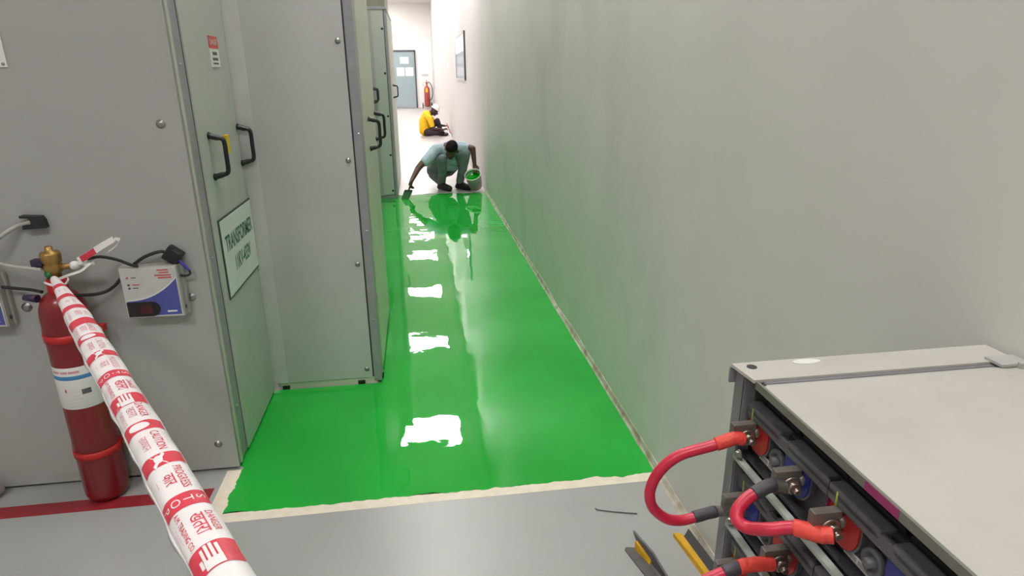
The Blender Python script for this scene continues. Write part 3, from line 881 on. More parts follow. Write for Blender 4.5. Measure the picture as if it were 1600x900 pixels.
CAP = [(('A.M. TRADING CO.', 0.0112, -0.50, 'film_red'), ('खतरा', 0.026, 0.22, 'film_red'), ('DANGER', 0.014, 0.78, 'film_red'), ('--- -- ----- ---', 0.008, -0.78, 'film_pink'), ('---- ---- --', 0.008, -0.96, 'film_pink')),
       (('PROGRESS', 0.0165, 0.55, 'film_red'), ('कार', 0.024, -0.02, 'film_red'), ('-- --', 0.012, -0.55, 'film_pink')),
       (('CAUTION', 0.0175, 0.45, 'film_red'), ('सावधान', 0.018, -0.22, 'film_pink'), ('-- ---', 0.010, 0.92, 'film_pink')),
       (('DANGER', 0.0175, 0.50, 'film_red'), ('खतरा', 0.021, -0.05, 'film_pink'), ('A.M. TRADING CO.', 0.0112, -0.62, 'film_pink'))]
for k in range(11):          # the space beyond band k carries one set of captions; the farthest are faded
    tm = band_t[k] - 0.0415
    for body, size, th, m in CAP[k % 4]:
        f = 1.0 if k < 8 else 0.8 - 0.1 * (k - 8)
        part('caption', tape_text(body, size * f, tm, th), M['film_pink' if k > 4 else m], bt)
# loop round the collar and knot
b = BM()
tube(b, [(EX + 0.032 * math.cos(a), EY + 0.032 * math.sin(a), 0.845 + 0.006 * math.sin(2 * a)) for a in [2 * PI * i / 26 for i in range(27)]], 0.004, 8, True, 1.0)
part('loop', b, M['film'], bt)
# tied-off tail of the tape on the connector
tl = empty('tape_tail', (-1.08, 2.22, 0.93), 'folded tail of red and white tape tied to the white valve connector', 'tape')
def ribbon(pts, w, up, m_off=0.0):
    b = BM()
    up = V(up)
    r = [(b.verts.new(V(p) - up * w[i] + V((0, m_off, 0))), b.verts.new(V(p) + up * w[i] + V((0, m_off, 0))), b.verts.new(V(p) + up * w[i] + V((0, m_off + 0.002, 0))), b.verts.new(V(p) - up * w[i] + V((0, m_off + 0.002, 0)))) for i, p in enumerate(pts)]
    for a, c in zip(r, r[1:]):
        for k in range(4):
            b.faces.new((a[k], a[(k + 1) % 4], c[(k + 1) % 4], c[k]))
    b.faces.new(r[0])
    b.faces.new(r[-1][::-1])
    return b
part('film', ribbon(smooth_curve([(-1.135, 2.205, 0.925), (-1.10, 2.20, 0.943), (-1.06, 2.205, 0.968), (-1.02, 2.22, 0.990)], 5), [0.011 - 0.0001 * i for i in range(16)], (-0.3, 0, 0.95)), M['film'], tl)
part('fold', ribbon(smooth_curve([(-1.02, 2.224, 0.990), (-1.005, 2.226, 0.985), (-1.02, 2.228, 0.965), (-1.05, 2.23, 0.945)], 5), [0.006] * 16, (0.6, 0, 0.8)), M['film'], tl)
part('red_print', ribbon(smooth_curve([(-1.125, 2.205, 0.930), (-1.10, 2.20, 0.943), (-1.075, 2.203, 0.958)], 5), [0.010] * 11, (-0.3, 0, 0.95), -0.002), M['film_red'], tl)
part('string', ribbon(smooth_curve([(-1.20, 2.19, 0.870), (-1.16, 2.18, 0.885), (-1.125, 2.19, 0.895), (-1.10, 2.205, 0.915)], 5), [0.004] * 16, (-0.4, 0, 0.9)), M['film'], tl)

# lump at the far left foot of the cabinet
lp = empty('conduit_end', (-1.66, 2.27, 0), 'stub of grey pipe lying at the left foot of the nearest cabinet', 'pipe')
part('pipe', tube(BM(), [(-1.86, 2.262, 0.034), (-1.68, 2.272, 0.034), (-1.645, 2.276, 0.034), (-1.626, 2.278, 0.034), (-1.615, 2.279, 0.034)], [0.034, 0.034, 0.031, 0.020, 0.008], 18), M['lump'], lp)

# ------------------------------------------------------------------ floor bits
single('loose_wire', tube(BM(), smooth_curve([(0.566, 1.860, 0.004), (0.578, 1.850, 0.003), (0.63, 1.832, 0.003), (0.706, 1.810, 0.003)], 6), 0.0022, 6), M['ink'], 'bit of thin dark wire lying on the grey floor', 'wire')

def quadplate(bm, a, b, c, d, t):
    n = (V(b) - V(a)).cross(V(d) - V(a)).normalized() * t
    return prism(bm, [a, b, c, d], n)
sq = empty('squeegee', (0.80, 1.58, 0), 'yellow and black squeegee lying on the floor against the foot of the wall', 'squeegee')
b = BM()
prism(b, [(0.790, 1.680, 0.0), (0.790, 1.680, 0.014), (0.800, 1.665, 0.020), (0.824, 1.42, 0.020), (0.822, 1.40, 0.0)], (0.014, 0.002, 0))
part('holder', b, M['tool_yellow'], sq, 'ochre yellow holder bar')
b = BM()
prism(b, [(0.812, 1.655, 0.002), (0.848, 1.690, 0.010), (0.866, 1.50, 0.010), (0.862, 1.42, 0.010), (0.836, 1.42, 0.002)], (0, 0, 0.008))
part('blade', b, M['tool_black'], sq, 'black rubber blade')
ts = empty('notched_trowel', (0.63, 1.58, 0), 'grey steel trowel with a yellow grip lying on the grey floor left of the squeegee', 'trowel')
b = BM()
prism(b, [(0.606, 1.640, 0.001), (0.612, 1.650, 0.001), (0.650, 1.640, 0.001), (0.668, 1.56, 0.001), (0.700, 1.44, 0.001), (0.655, 1.42, 0.001)], (0, 0, 0.005))
part('base_plate', b, M['tool_grey'], ts)
b = BM()
prism(b, [(0.652, 1.632, 0.006), (0.640, 1.668, 0.052), (0.668, 1.56, 0.052), (0.698, 1.44, 0.010), (0.676, 1.50, 0.006)], (0.006, 0.002, 0.001))
part('raised_blade', b, M['tool_grey'], ts)
b = BM()
prism(b, [(0.638, 1.635, 0.006), (0.640, 1.64, 0.034), (0.668, 1.565, 0.022), (0.662, 1.56, 0.006)], (0.009, 0.003, 0))
part('grip', b, M['tool_yellow'], ts)

# ------------------------------------------------------------------ battery rack
RX, RY = 0.450, 0.770
rk = empty('battery_rack', (0.66, 0.25, 0), 'grey steel battery rack with a flat worn top against the right wall', 'rack')
YB = -0.12
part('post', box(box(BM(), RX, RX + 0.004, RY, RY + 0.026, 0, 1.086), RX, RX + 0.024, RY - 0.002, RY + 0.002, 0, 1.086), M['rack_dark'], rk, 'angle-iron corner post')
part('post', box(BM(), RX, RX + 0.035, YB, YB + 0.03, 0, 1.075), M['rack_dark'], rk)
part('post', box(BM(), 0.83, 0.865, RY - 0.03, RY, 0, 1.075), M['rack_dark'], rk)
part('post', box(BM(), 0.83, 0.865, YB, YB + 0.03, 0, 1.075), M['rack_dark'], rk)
part('front_flange', box(BM(), RX, RX + 0.004, YB, RY - 0.030, 1.0785, 1.090), M['flange'], rk, 'thin steel flange along the front top edge')
part('mark', box(BM(), RX - 0.0006, RX, 0.46, 0.51, 1.079, 1.0895), M['magenta'], rk, 'magenta paint mark on the front flange')
# the far cross angle: a flat leg with two holes, and a downstand at each end
def cross_angle():
    bm = BM()
    x0, x1, y0, y1, z = RX - 0.002, 0.866, RY - 0.028, RY + 0.028, 1.086
    bev = [(x0, y0, z), (x1, y0, z), (x1, y1, z), (x0 - 0.006, y1, z)]
    prism(bm, bev, (0, 0, 0.005))
    return bm
part('cross_angle', cross_angle(), M['rack_top'], rk, 'flat cross angle along the far end of the top')
part('downstand', box(BM(), RX - 0.010, RX + 0.03, RY + 0.024, RY + 0.028, 1.062, 1.086), M['rack_dark'], rk)
part('bolt_hole', lathe(BM(), [(0.0075, 0), (0.0075, 0.0006)], (0.466, 0.782, 1.0910), (0, 0, 1), 18), M['gap'], rk)
part('worn_patch', prism(BM(), [(0.555 + 0.022 * math.cos(a), 0.786 + 0.008 * math.sin(a), 1.0912) for a in [2 * PI * i / 20 for i in range(20)]], (0, 0, 0.0006)), M['label'], rk, 'pale worn patch')
part('end_bracket', box(box(BM(), 0.845, 0.868, 0.716, 0.722, 1.078, 1.098), 0.820, 0.868, 0.722, 0.752, 1.091, 1.095), M['rack'], rk, 'small bracket at the far corner by the wall')
part('step', box(BM(), RX + 0.012, 0.856, RY - 0.036, RY - 0.028, 1.078, 1.088, 0.002), M['rack_dark'], rk)
part('inner_strip', box(BM(), RX + 0.012, 0.855, RY - 0.046, RY - 0.036, 1.080, 1.087, 0.002), M['rack'], rk)
part('top_sheet', box(BM(), RX + 0.001, 0.868, YB, RY - 0.044, 1.080, 1.0895, 0.0015), M['rack_top'], rk, 'flat worn beige top sheet')
ROWZ = (0.955, 0.833, 0.711)
for z in ROWZ:
    part('rail', box(BM(), RX - 0.006, RX + 0.004, YB, RY - 0.004, z - 0.005, z), M['rail'], rk, 'pale horizontal rail')
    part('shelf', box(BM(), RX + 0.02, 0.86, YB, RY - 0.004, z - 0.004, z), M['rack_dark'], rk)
for z in (0.960, 0.840):
    part('stud', dome(BM(), (RX, RY - 0.012, z), (-1, 0, 0), 0.006, 0.008), M['bolt'], rk)

XF = 0.470
PIT = 0.1935
def battery_cell(label, far_col, near_col, dz=0.0):
    """upper far cell: occupies y 0.566..0.752, z 0.956..1.062"""
    y0, y1, z0, z1 = 0.572, 0.764, 0.957, 1.064
    e = empty('battery_cell', (0.62, (y0 + y1) / 2, z0), label, 'battery', 'battery cells in the rack')
    part('casing', box(BM(), XF, 0.82, y0 + 0.002, y1 - 0.002, z0, z1 - 0.022, 0.003), M['bat'], e)
    ym = (y0 + y1) / 2
    b = BM()
    box(b, XF - 0.014, XF + 0.006, ym + 0.009, y1, z1 - 0.034, z1 - 0.019, 0.003)
    box(b, XF - 0.014, XF + 0.006, y0, ym - 0.009, z1 - 0.034, z1 - 0.019, 0.003)
    box(b, XF - 0.014, XF - 0.006, y0, y1, z1 - 0.040, z1 - 0.023, 0.003)
    part('front_lip', b, M['bat_lip'], e, 'grey moulded upper lip')
    b = BM()
    box(b, XF + 0.010, XF + 0.020, ym + 0.004, y1, z1 - 0.034, z1 - 0.016, 0.002)
    box(b, XF + 0.010, XF + 0.020, y0, ym - 0.004, z1 - 0.034, z1 - 0.016, 0.002)
    part('rear_lip', b, M['bat'], e)
    b = BM()
    box(b, XF - 0.012, XF + 0.004, y0, y0 + 0.006, z0, z1 - 0.018, 0.002)
    box(b, XF - 0.014, XF + 0.004, y0, y1, z0, z0 + 0.006, 0.002)
    part('side_rib', b, M['bat'], e)
    # flat-topped round-bottomed terminal shields, red far and blue near
    for yc, m, nm in ((0.738, far_col, far_col[4:] + ' terminal shield'), (0.640, near_col, near_col[4:] + ' terminal shield')):
        def shape(s, x):
            w, h = 0.027 * s, 0.021 * s
            pts = [(x, yc + w, 1.006 + h), (x, yc - w, 1.006 + h)]
            pts += [(x, yc - w * math.cos(a), 1.006 - h * 0.2 - 0.026 * s * math.sin(a)) for a in [PI * i / 12 for i in range(13)]]
            return [p if p[1] < y1 - 0.0005 else (p[0], y1 - 0.0005, p[2]) for p in pts]
        rim = part('shield_rim', prism(BM(), shape(1.10, XF - 0.006), (0.006, 0, 0)), M['bat_lip'], e)
        part('shield', prism(BM(), shape(1.0, XF - 0.0085), (0.004, 0, 0)), M[m], rim, nm)
    part('vent_plug', lathe(BM(), [(0.016, 0), (0.016, 0.008), (0.012, 0.009), (0.012, 0.004), (0.006, 0.004), (0.006, 0.014), (0.004, 0.015)], (XF, 0.688, 0.994), (-1, 0, 0), 20), M['bat_lip'], e)
    part('peg', tube(BM(), [(XF - 0.012, 0.748, 1.018), (XF - 0.013, 0.748, 1.042)], [0.0028, 0.0018], 8), M['lime'], e, 'yellow-green peg')
    part('sticker', box(BM(), XF - 0.0008, XF + 0.0005, 0.690, 0.738, 0.966, 0.976), M['label'], e, 'small printed white sticker')
    part('sticker_print', box(box(BM(), XF - 0.0012, XF - 0.0006, 0.694, 0.713, 0.968, 0.974), XF - 0.0012, XF - 0.0006, 0.716, 0.735, 0.968, 0.974), M['casing_side'], e)
    part('side_sticker', box(BM(), XF - 0.012, XF - 0.004, 0.5712, 0.572, 0.990, 1.022), M['magenta'], e, 'magenta strip on the near rib')
    # terminal lugs and bolts
    for yc in (0.742, 0.629):
        part('terminal_post', cyl(BM(), (0.455, yc, 1.007), (XF, yc, 1.007), 0.009), M['lead'], e)
        lg = part('terminal_lug', box(BM(), 0.423, 0.458, yc - 0.006, yc + 0.006, 0.991, 1.024, 0.0015), M['lead'], e)
        part('washer', lathe(BM(), [(0.0125, 0), (0.0125, 0.003), (0.0105, 0.0035)], (0.444, yc - 0.006, 1.004), (0, -1, 0), 18), M['nut'], lg)
        part('nut', lathe(BM(), [(0.0090, 0), (0.0090, 0.006), (0.0075, 0.007)], (0.444, yc - 0.0095, 1.004), (0, -1, 0), 6), M['nut'], lg)
        part('bolt_end', cyl(BM(), (0.444, yc - 0.016, 1.004), (0.444, yc - 0.024, 1.004), 0.0045, 0.004, 10), M['nut'], lg)
    return e
part('dark_filler', box(BM(), RX + 0.018, 0.83, RY - 0.004, RY - 0.001, 0.58, 1.078), M['gap'], rk, 'dark filler sheet added to shade the gap behind the far cells')  # sheet added to keep the gap behind the cells dark
bc = battery_cell('black battery cell at the far end of the top row, with the red loop', 'bat_red', 'bat_blue')
dup(bc, (0, -PIT, 0), 'black battery cell nearer the viewer in the top row, red boot attached')
dup(bc, (0, 0, -0.244), 'black battery cell in the third row at the far post of the rack')
bc2 = battery_cell('black battery cell at the far end of the second row, below the red loop', 'bat_blue', 'bat_red')
bc2.location.z -= 0.122
dup(bc2, (0, -PIT, 0), 'black battery cell nearer the viewer in the second row')

def battery_cable(path, r, cuts, label):
    """cuts: list of (from, to, material) fractions along the path"""
    pts = smooth_curve(path, 10)
    n = len(pts) - 1
    e = empty('battery_cable', path[0], label, 'cable', 'red battery cables')
    for a, b_, m, k, nm in cuts:
        i0, i1 = round(a * n), round(b_ * n)
        seg = pts[i0:i1 + 1]
        rr = [r * k * (1 + 0.06 * mnoise.noise(V((i * 0.7, 2.0, k)))) for i in range(len(seg))] if k > 1 else [r] * len(seg)
        part(nm, tube(BM(), seg, rr, 14), M[m], e)
    return e
battery_cable([(0.436, 0.732, 1.004), (0.422, 0.732, 1.006), (0.394, 0.735, 0.996), (0.347, 0.740, 0.981), (0.320, 0.742, 0.957), (0.308, 0.744, 0.924), (0.314, 0.745, 0.893), (0.336, 0.745, 0.870), (0.361, 0.745, 0.863), (0.388, 0.745, 0.868), (0.410, 0.745, 0.872), (0.434, 0.745, 0.872)], 0.0080,
              [(0.0, 0.17, 'shrink_red', 1.22, 'boot'), (0.15, 0.80, 'cable', 1.0, 'sleeve'), (0.79, 0.93, 'shrink_dark', 1.12, 'dark_sleeve'), (0.92, 1.0, 'lead', 1.0, 'crimp')],
              'crimson cable looping out of the rack from the top row to the second row')
battery_cable([(0.436, 0.622, 1.004), (0.417, 0.622, 1.007), (0.400, 0.620, 1.002), (0.381, 0.616, 0.994), (0.366, 0.607, 0.985), (0.364, 0.597, 0.978), (0.372, 0.586, 0.977), (0.388, 0.570, 0.986), (0.411, 0.558, 0.995), (0.428, 0.540, 0.999), (0.442, 0.532, 1.002)], 0.0080,
              [(0.0, 0.10, 'lead', 0.9, 'crimp'), (0.08, 0.24, 'shrink_dark', 1.12, 'dark_sleeve'), (0.23, 0.82, 'cable', 1.0, 'sleeve'), (0.80, 1.0, 'shrink_red', 1.25, 'boot')],
              'short crimson jumper cable curling between the two top-row battery cells')
battery_cable([(0.434, 0.620, 0.884), (0.418, 0.620, 0.886), (0.391, 0.620, 0.886), (0.361, 0.618, 0.880), (0.330, 0.616, 0.866), (0.312, 0.614, 0.835), (0.320, 0.612, 0.79), (0.36, 0.61, 0.765), (0.434, 0.610, 0.762)], 0.0080,
              [(0.0, 0.27, 'shrink_red', 1.2, 'boot'), (0.26, 0.36, 'shrink_dark', 1.1, 'dark_sleeve'), (0.35, 0.90, 'cable', 1.0, 'sleeve'), (0.89, 1.0, 'shrink_dark', 1.1, 'dark_sleeve')],
              'crimson cable with a red boot leaving the second-row cell at the bottom of the view')

# ------------------------------------------------------------------ people
def cap_hull(b, p0, p1, r0, r1):
    t = bmesh.new()
    for p, r in ((p0, r0), (p1, r1)):
        bmesh.ops.create_icosphere(t, subdivisions=2, radius=r, matrix=Matrix.Translation(V(p)))
    h = bmesh.ops.convex_hull(t, input=t.verts[:])
    bmesh.ops.delete(t, geom=[g for g in h['geom_interior'] if isinstance(g, bmesh.types.BMVert)], context='VERTS')
    join(b, t)

def ell(b, c, r, rot=None):
    t = bmesh.new()
    bmesh.ops.create_icosphere(t, subdivisions=3, radius=1.0)
    m = Matrix.Translation(V(c)) @ (rot.to_4x4() if rot is not None else Matrix.Identity(4)) @ Matrix.Diagonal((r[0], r[1], r[2], 1))
    join(b, t, m)

def chain(b, pts):
    for (p, r), (q, s) in zip(pts, pts[1:]):
        cap_hull(b, p, q, r, s)

def fuse(name, b, m, parent, voxel=0.007, smooth=4, label=None, top=None):
    """closed pieces merged into one continuous surface"""
    me = bpy.data.meshes.new(name)
    b.to_mesh(me)
    b.free()
    o = bpy.data.objects.new(name, me)
    COL.objects.link(o)
    r = o.modifiers.new('r', 'REMESH')
    r.mode = 'VOXEL'
    r.voxel_size = voxel
    r.use_smooth_shade = True
    s = o.modifiers.new('s', 'SMOOTH')
    s.factor = 0.5
    s.iterations = smooth
    dg = bpy.context.evaluated_depsgraph_get()
    me2 = bpy.data.meshes.new_from_object(o.evaluated_get(dg))
    bpy.data.objects.remove(o)
    bpy.data.meshes.remove(me)
    bb = bmesh.new()
    bb.from_mesh(me2)
    bpy.data.meshes.remove(me2)
    for f in bb.faces:
        f.smooth = True
    return part(name, bb, m, parent, label)

def rotframe(fwd, up):
    f = V(fwd).normalized()
    u = V(up)
    u = (u - f * f.dot(u)).normalized()
    r = f.cross(u).normalized()
    return Matrix((r, f, u)).transposed()      # local x right, y forward, z up

def head(b, c, Rm, s=1.0):
    c = V(c)
    L = lambda x, y, z: c + Rm @ V((x * s, y * s, z * s))
    ell(b, L(0, -0.008, 0.022), (0.074 * s, 0.092 * s, 0.092 * s), Rm)         # skull
    ell(b, L(0, 0.020, -0.050), (0.056 * s, 0.068 * s, 0.066 * s), Rm)         # face and jaw
    ell(b, L(0, 0.058, -0.094), (0.026 * s, 0.022 * s, 0.020 * s), Rm)         # chin
    cap_hull(b, L(0, 0.078, 0.004), L(0, 0.100, -0.036), 0.009 * s, 0.014 * s)  # nose
    cap_hull(b, L(-0.038, 0.070, 0.022), L(0.038, 0.070, 0.022), 0.012 * s, 0.012 * s)   # brow
    cap_hull(b, L(-0.018, 0.080, -0.062), L(0.018, 0.080, -0.062), 0.009 * s, 0.009 * s) # lips
    for sgn in (-1, 1):
        ell(b, L(sgn * 0.078, -0.008, -0.012), (0.010 * s, 0.020 * s, 0.032 * s), Rm)    # ears
        ell(b, L(sgn * 0.040, 0.052, -0.030), (0.022 * s, 0.022 * s, 0.022 * s), Rm)     # cheeks
    return L

def hand(b, wrist, fwd, palm, s=1.0, curl=0.6, thumb=1):
    """palm block with four unequal bent fingers and a thumb; fwd along the fingers, palm = palm normal"""
    f = V(fwd).normalized()
    n = V(palm)
    n = (n - f * f.dot(n)).normalized()
    r = f.cross(n).normalized() * thumb
    w = V(wrist)
    P = lambda x, y, z: w + (r * x + f * y + n * z) * s
    for x in (-0.024, -0.008, 0.008, 0.024):
        cap_hull(b, P(x * 0.7, 0.005, 0), P(x, 0.075, 0), 0.014 * s, 0.012 * s)
    for x, l in ((-0.027, 0.062), (-0.009, 0.074), (0.009, 0.080), (0.027, 0.070)):
        a = P(x, 0.078, 0)
        ang = curl * 0.8
        d1 = f * math.cos(ang) + n * math.sin(ang)
        d2 = f * math.cos(ang * 2.1) + n * math.sin(ang * 2.1)
        k = a + d1 * l * 0.52 * s
        e = k + d2 * l * 0.48 * s
        cap_hull(b, a, k, 0.0092 * s, 0.0085 * s)
        cap_hull(b, k, e, 0.0085 * s, 0.0070 * s)
    a = P(0.026, 0.020, 0.006)
    k = P(0.050, 0.052, 0.020)
    e = P(0.046, 0.078, 0.036)
    cap_hull(b, a, k, 0.012 * s, 0.010 * s)
    cap_hull(b, k, e, 0.010 * s, 0.008 * s)

# --- the crouching painter
p1 = empty('person', (0.38, 8.75, 0), 'crouching man in a light blue shirt spreading green paint with a brush', 'person')
Rsh, Lsh = V((0.222, 8.66, 0.560)), V((0.585, 8.70, 0.580))
Rel, Rwr = V((-0.015, 8.47, 0.335)), V((-0.105, 8.30, 0.205))
Lel, Lwr = V((0.724, 8.62, 0.560)), V((0.740, 8.585, 0.350))
hc = V((0.432, 8.50, 0.560))
Rm = rotframe((-0.30, -0.62, -0.74), (-0.02, -0.75, 0.66))
b = BM()
L = head(b, hc, Rm, 1.04)
chain(b, [((0.405, 8.66, 0.575), 0.058), (L(0, -0.03, -0.045), 0.056)])                     # neck
chain(b, [((0.30, 8.98, 0.26), 0.12), ((0.36, 8.85, 0.44), 0.125), ((0.402, 8.72, 0.545), 0.11)])  # trunk
chain(b, [((0.30, 8.72, 0.555), 0.07), (Rsh, 0.060), (Rel, 0.041), (Rwr, 0.027)])
chain(b, [((0.50, 8.72, 0.56), 0.07), (Lsh, 0.060), (Lel, 0.041), (Lwr, 0.027)])
for hp, kn, an in (((0.215, 8.96, 0.25), (0.312, 8.56, 0.445), (0.295, 8.74, 0.10)), ((0.40, 8.96, 0.26), (0.628, 8.60, 0.500), (0.545, 8.73, 0.10))):
    chain(b, [(hp, 0.080), (kn, 0.052), (an, 0.036)])
hand(b, Rwr, (-0.30, -0.62, -0.72), (0.75, -0.45, 0.1), 1.0, 0.95, 1)
hand(b, Lwr, (0.10, -0.30, -0.95), (-0.2, -0.95, 0.2), 1.0, 0.85, -1)
fuse('body', b, M['skin'], p1, 0.0055, 2)
b = BM()
for sgn in (-1, 1):
    ell(b, L(sgn * 0.031, 0.074, 0.006), (0.012, 0.008, 0.007), Rm)
part('eyes', b, M['eye'], p1)
b = BM()
ell(b, L(0, -0.020, 0.036), (0.081, 0.096, 0.088), Rm)
ell(b, L(0, 0.022, 0.072), (0.066, 0.060, 0.046), Rm)
ell(b, L(0, -0.062, -0.018), (0.066, 0.048, 0.062), Rm)
fuse('hair', b, M['hair'], p1, 0.006, 2, 'short black hair')
b = BM()
chain(b, [((0.30, 8.98, 0.27), 0.135), ((0.355, 8.86, 0.44), 0.145), ((0.402, 8.73, 0.535), 0.122)])
chain(b, [((0.31, 8.72, 0.548), 0.085), (Rsh + V((0.01, 0.01, -0.008)), 0.076), ((0.130, 8.575, 0.452), 0.070), ((0.082, 8.54, 0.412), 0.068)])
chain(b, [((0.50, 8.73, 0.55), 0.085), (Lsh + V((-0.01, 0, -0.006)), 0.076), ((0.642, 8.665, 0.568), 0.066)])
chain(b, [((0.30, 8.76, 0.40), 0.100), ((0.49, 8.76, 0.40), 0.100)])
chain(b, [((0.34, 8.78, 0.33), 0.085), ((0.46, 8.78, 0.33), 0.085)])
fuse('shirt', b, M['shirt'], p1, 0.008, 3)
b = BM()
chain(b, [((0.285, 8.99, 0.235), 0.145), ((0.32, 8.93, 0.31), 0.138)])
chain(b, [((0.205, 8.95, 0.245), 0.110), ((0.26, 8.74, 0.36), 0.088), ((0.312, 8.56, 0.443), 0.066), ((0.306, 8.64, 0.27), 0.066), ((0.295, 8.74, 0.10), 0.058)])
chain(b, [((0.40, 8.95, 0.255), 0.110), ((0.53, 8.75, 0.40), 0.088), ((0.628, 8.60, 0.498), 0.066), ((0.590, 8.66, 0.32), 0.066), ((0.545, 8.73, 0.115), 0.056)])
chain(b, [((0.295, 8.74, 0.10), 0.058), ((0.215, 8.93, 0.20), 0.10)])
fuse('trousers', b, M['trousers'], p1, 0.008, 3)
def shoe(an, toe, k=1.0):
    b = BM()
    an, toe = V(an), V(toe)
    d = (toe - an)
    chain(b, [(an + V((0, 0.03, 0)) * 0.3 + V((0, 0, 0.005)), 0.046 * k), (an + d * 0.45 + V((0, 0, -0.005)), 0.042 * k), (an + d * 0.95 + V((0, 0, -0.008)), 0.036 * k)])
    heel = an - d.normalized() * 0.05
    chain(b, [((heel.x, heel.y, 0.036), 0.035), ((an.x, an.y, 0.095), 0.040)])
    lo = [(heel.x, heel.y), (an.x + d.x * 0.95, an.y + d.y * 0.95)]
    cap_hull(b, (lo[0][0], lo[0][1], 0.026), (lo[1][0], lo[1][1], 0.026), 0.024, 0.026)
    return b
fuse('shoe', shoe((0.290, 8.73, 0.055), (0.395, 8.58, 0.045), 1.2), M['shoe'], p1, 0.006, 2)
fuse('shoe', shoe((0.545, 8.74, 0.055), (0.665, 8.62, 0.045), 1.2), M['shoe'], p1, 0.006, 2)

# brush in his right hand
br = empty('paint_brush', (-0.19, 8.12, 0.003), 'wide flat paint brush soaked in green in the crouching man\'s hand', 'brush')
d0 = V((-0.138, 8.225, 0.118)); d1 = V((-0.196, 8.115, 0.006))
dv = (d1 - d0)
part('handle', tube(BM(), [d0 - dv * 0.25, d0 - dv * 0.1, d0 + dv * 0.05, d0 + dv * 0.2], [0.010, 0.014, 0.011, 0.013], 12), M['black'], br)
def slab(p, q, w, t0, t1, side):
    s = V(side).normalized()
    ax = (q - p).normalized()
    n = s.cross(ax).normalized()
    bb = BM()
    lo = [bb.verts.new(p + s * a * w + n * c * t0) for a, c in ((-1, -1), (1, -1), (1, 1), (-1, 1))]
    hi = [bb.verts.new(q + s * a * w + n * c * t1) for a, c in ((-1, -1), (1, -1), (1, 1), (-1, 1))]
    bb.faces.new(lo[::-1]); bb.faces.new(hi)
    for i in range(4):
        bb.faces.new((lo[i], lo[(i + 1) % 4], hi[(i + 1) % 4], hi[i]))
    return bb
part('ferrule', slab(d0 + dv * 0.18, d0 + dv * 0.42, 0.050, 0.011, 0.012, (1, -0.35, 0)), M['black'], br)
part('bristles', slab(d0 + dv * 0.42, d1, 0.050, 0.012, 0.004, (1, -0.35, 0)), M['bristle'], br, 'bristles soaked in green paint')

# bucket tilted under his left hand
bk = empty('paint_bucket', (0.755, 8.56, 0.0), 'white plastic bucket of green paint tilted beside the wall', 'bucket')
ax = V((-0.23, -0.54, 0.81)).normalized()
rb, rt, hb = 0.085, 0.108, 0.225
o0 = V((0.752, 8.585, rb * math.sqrt(1 - ax.z ** 2) + 0.004))
part('pail', lathe(BM(), [(rb - 0.01, 0.0), (rb, 0.004), (rt, hb), (rt + 0.006, hb - 0.004), (rt + 0.006, hb + 0.004), (rt - 0.004, hb + 0.004), (rt - 0.005, hb - 0.02), (rb - 0.002, 0.012)], o0, ax, 36), M['bucket'], bk)
part('paint', lathe(BM(), [(rt - 0.0065, hb - 0.014), (rt - 0.0075, hb - 0.060), (0.05, hb - 0.060)], o0, ax, 36, False, True), M['wet_pot'], bk, 'green paint inside')
a_, b_, d_ = basis(ax)
qv = V((0.35, -0.94, 0)); qv = (qv - ax * ax.dot(qv)).normalized(); sv = ax.cross(qv)
bb = BM()
for (u0, u1, h0, h1, m) in ((-0.30, 0.30, 0.085, 0.155, 0),):
    n = 8
    lo = []; hi = []
    for i in range(n + 1):
        u = u0 + (u1 - u0) * i / n
        dirv = qv * math.cos(u) + sv * math.sin(u)
        lo.append(bb.verts.new(o0 + ax * h0 + dirv * (rb + (rt - rb) * h0 / hb + 0.0012)))
        hi.append(bb.verts.new(o0 + ax * h1 + dirv * (rb + (rt - rb) * h1 / hb + 0.0012)))
    for i in range(n):
        bb.faces.new((lo[i], lo[i + 1], hi[i + 1], hi[i]))
part('label', bb, M['casing_side'], bk, 'smudged grey label')

# --- the seated worker in the yellow shirt
p2 = empty('person', (0.35, 16.95, 0), 'seated man in a yellow shirt and white hard hat far down the corridor', 'person')
h2 = V((0.475, 16.93, 0.630))
R2 = rotframe((0.80, -0.10, -0.60), (0.60, -0.02, 0.80))
b = BM()
L2 = head(b, h2, R2, 1.06)
chain(b, [((0.33, 16.95, 0.56), 0.06), (L2(0, -0.04, -0.05), 0.055)])
chain(b, [((0.21, 16.95, 0.14), 0.12), ((0.22, 16.95, 0.36), 0.12), ((0.31, 16.95, 0.52), 0.10)])
chain(b, [((0.30, 16.80, 0.50), 0.065), ((0.33, 16.74, 0.46), 0.055), ((0.40, 16.68, 0.20), 0.042), ((0.66, 16.70, 0.17), 0.028)])       # near arm
chain(b, [((0.30, 17.10, 0.50), 0.065), ((0.34, 17.14, 0.46), 0.055), ((0.52, 17.16, 0.26), 0.042), ((0.72, 17.00, 0.24), 0.028)])       # far arm
chain(b, [((0.24, 16.86, 0.11), 0.085), ((0.50, 16.72, 0.10), 0.055), ((0.66, 16.86, 0.06), 0.04)])
chain(b, [((0.26, 17.04, 0.12), 0.085), ((0.53, 17.0, 0.38), 0.055), ((0.62, 17.0, 0.08), 0.04)])
hand(b, (0.66, 16.70, 0.17), (0.9, 0.1, 0.25), (0.2, 0.6, -0.7), 1.0, 0.9, 1)
hand(b, (0.72, 17.00, 0.24), (0.7, -0.6, 0.1), (0.1, -0.3, -0.9), 1.0, 0.9, -1)
fuse('body', b, M['skin_dark'], p2, 0.0075, 2)
b = BM()
for sgn in (-1, 1):
    ell(b, L2(sgn * 0.031, 0.075, 0.006), (0.012, 0.008, 0.007), R2)
part('eyes', b, M['eye'], p2)
b = BM()
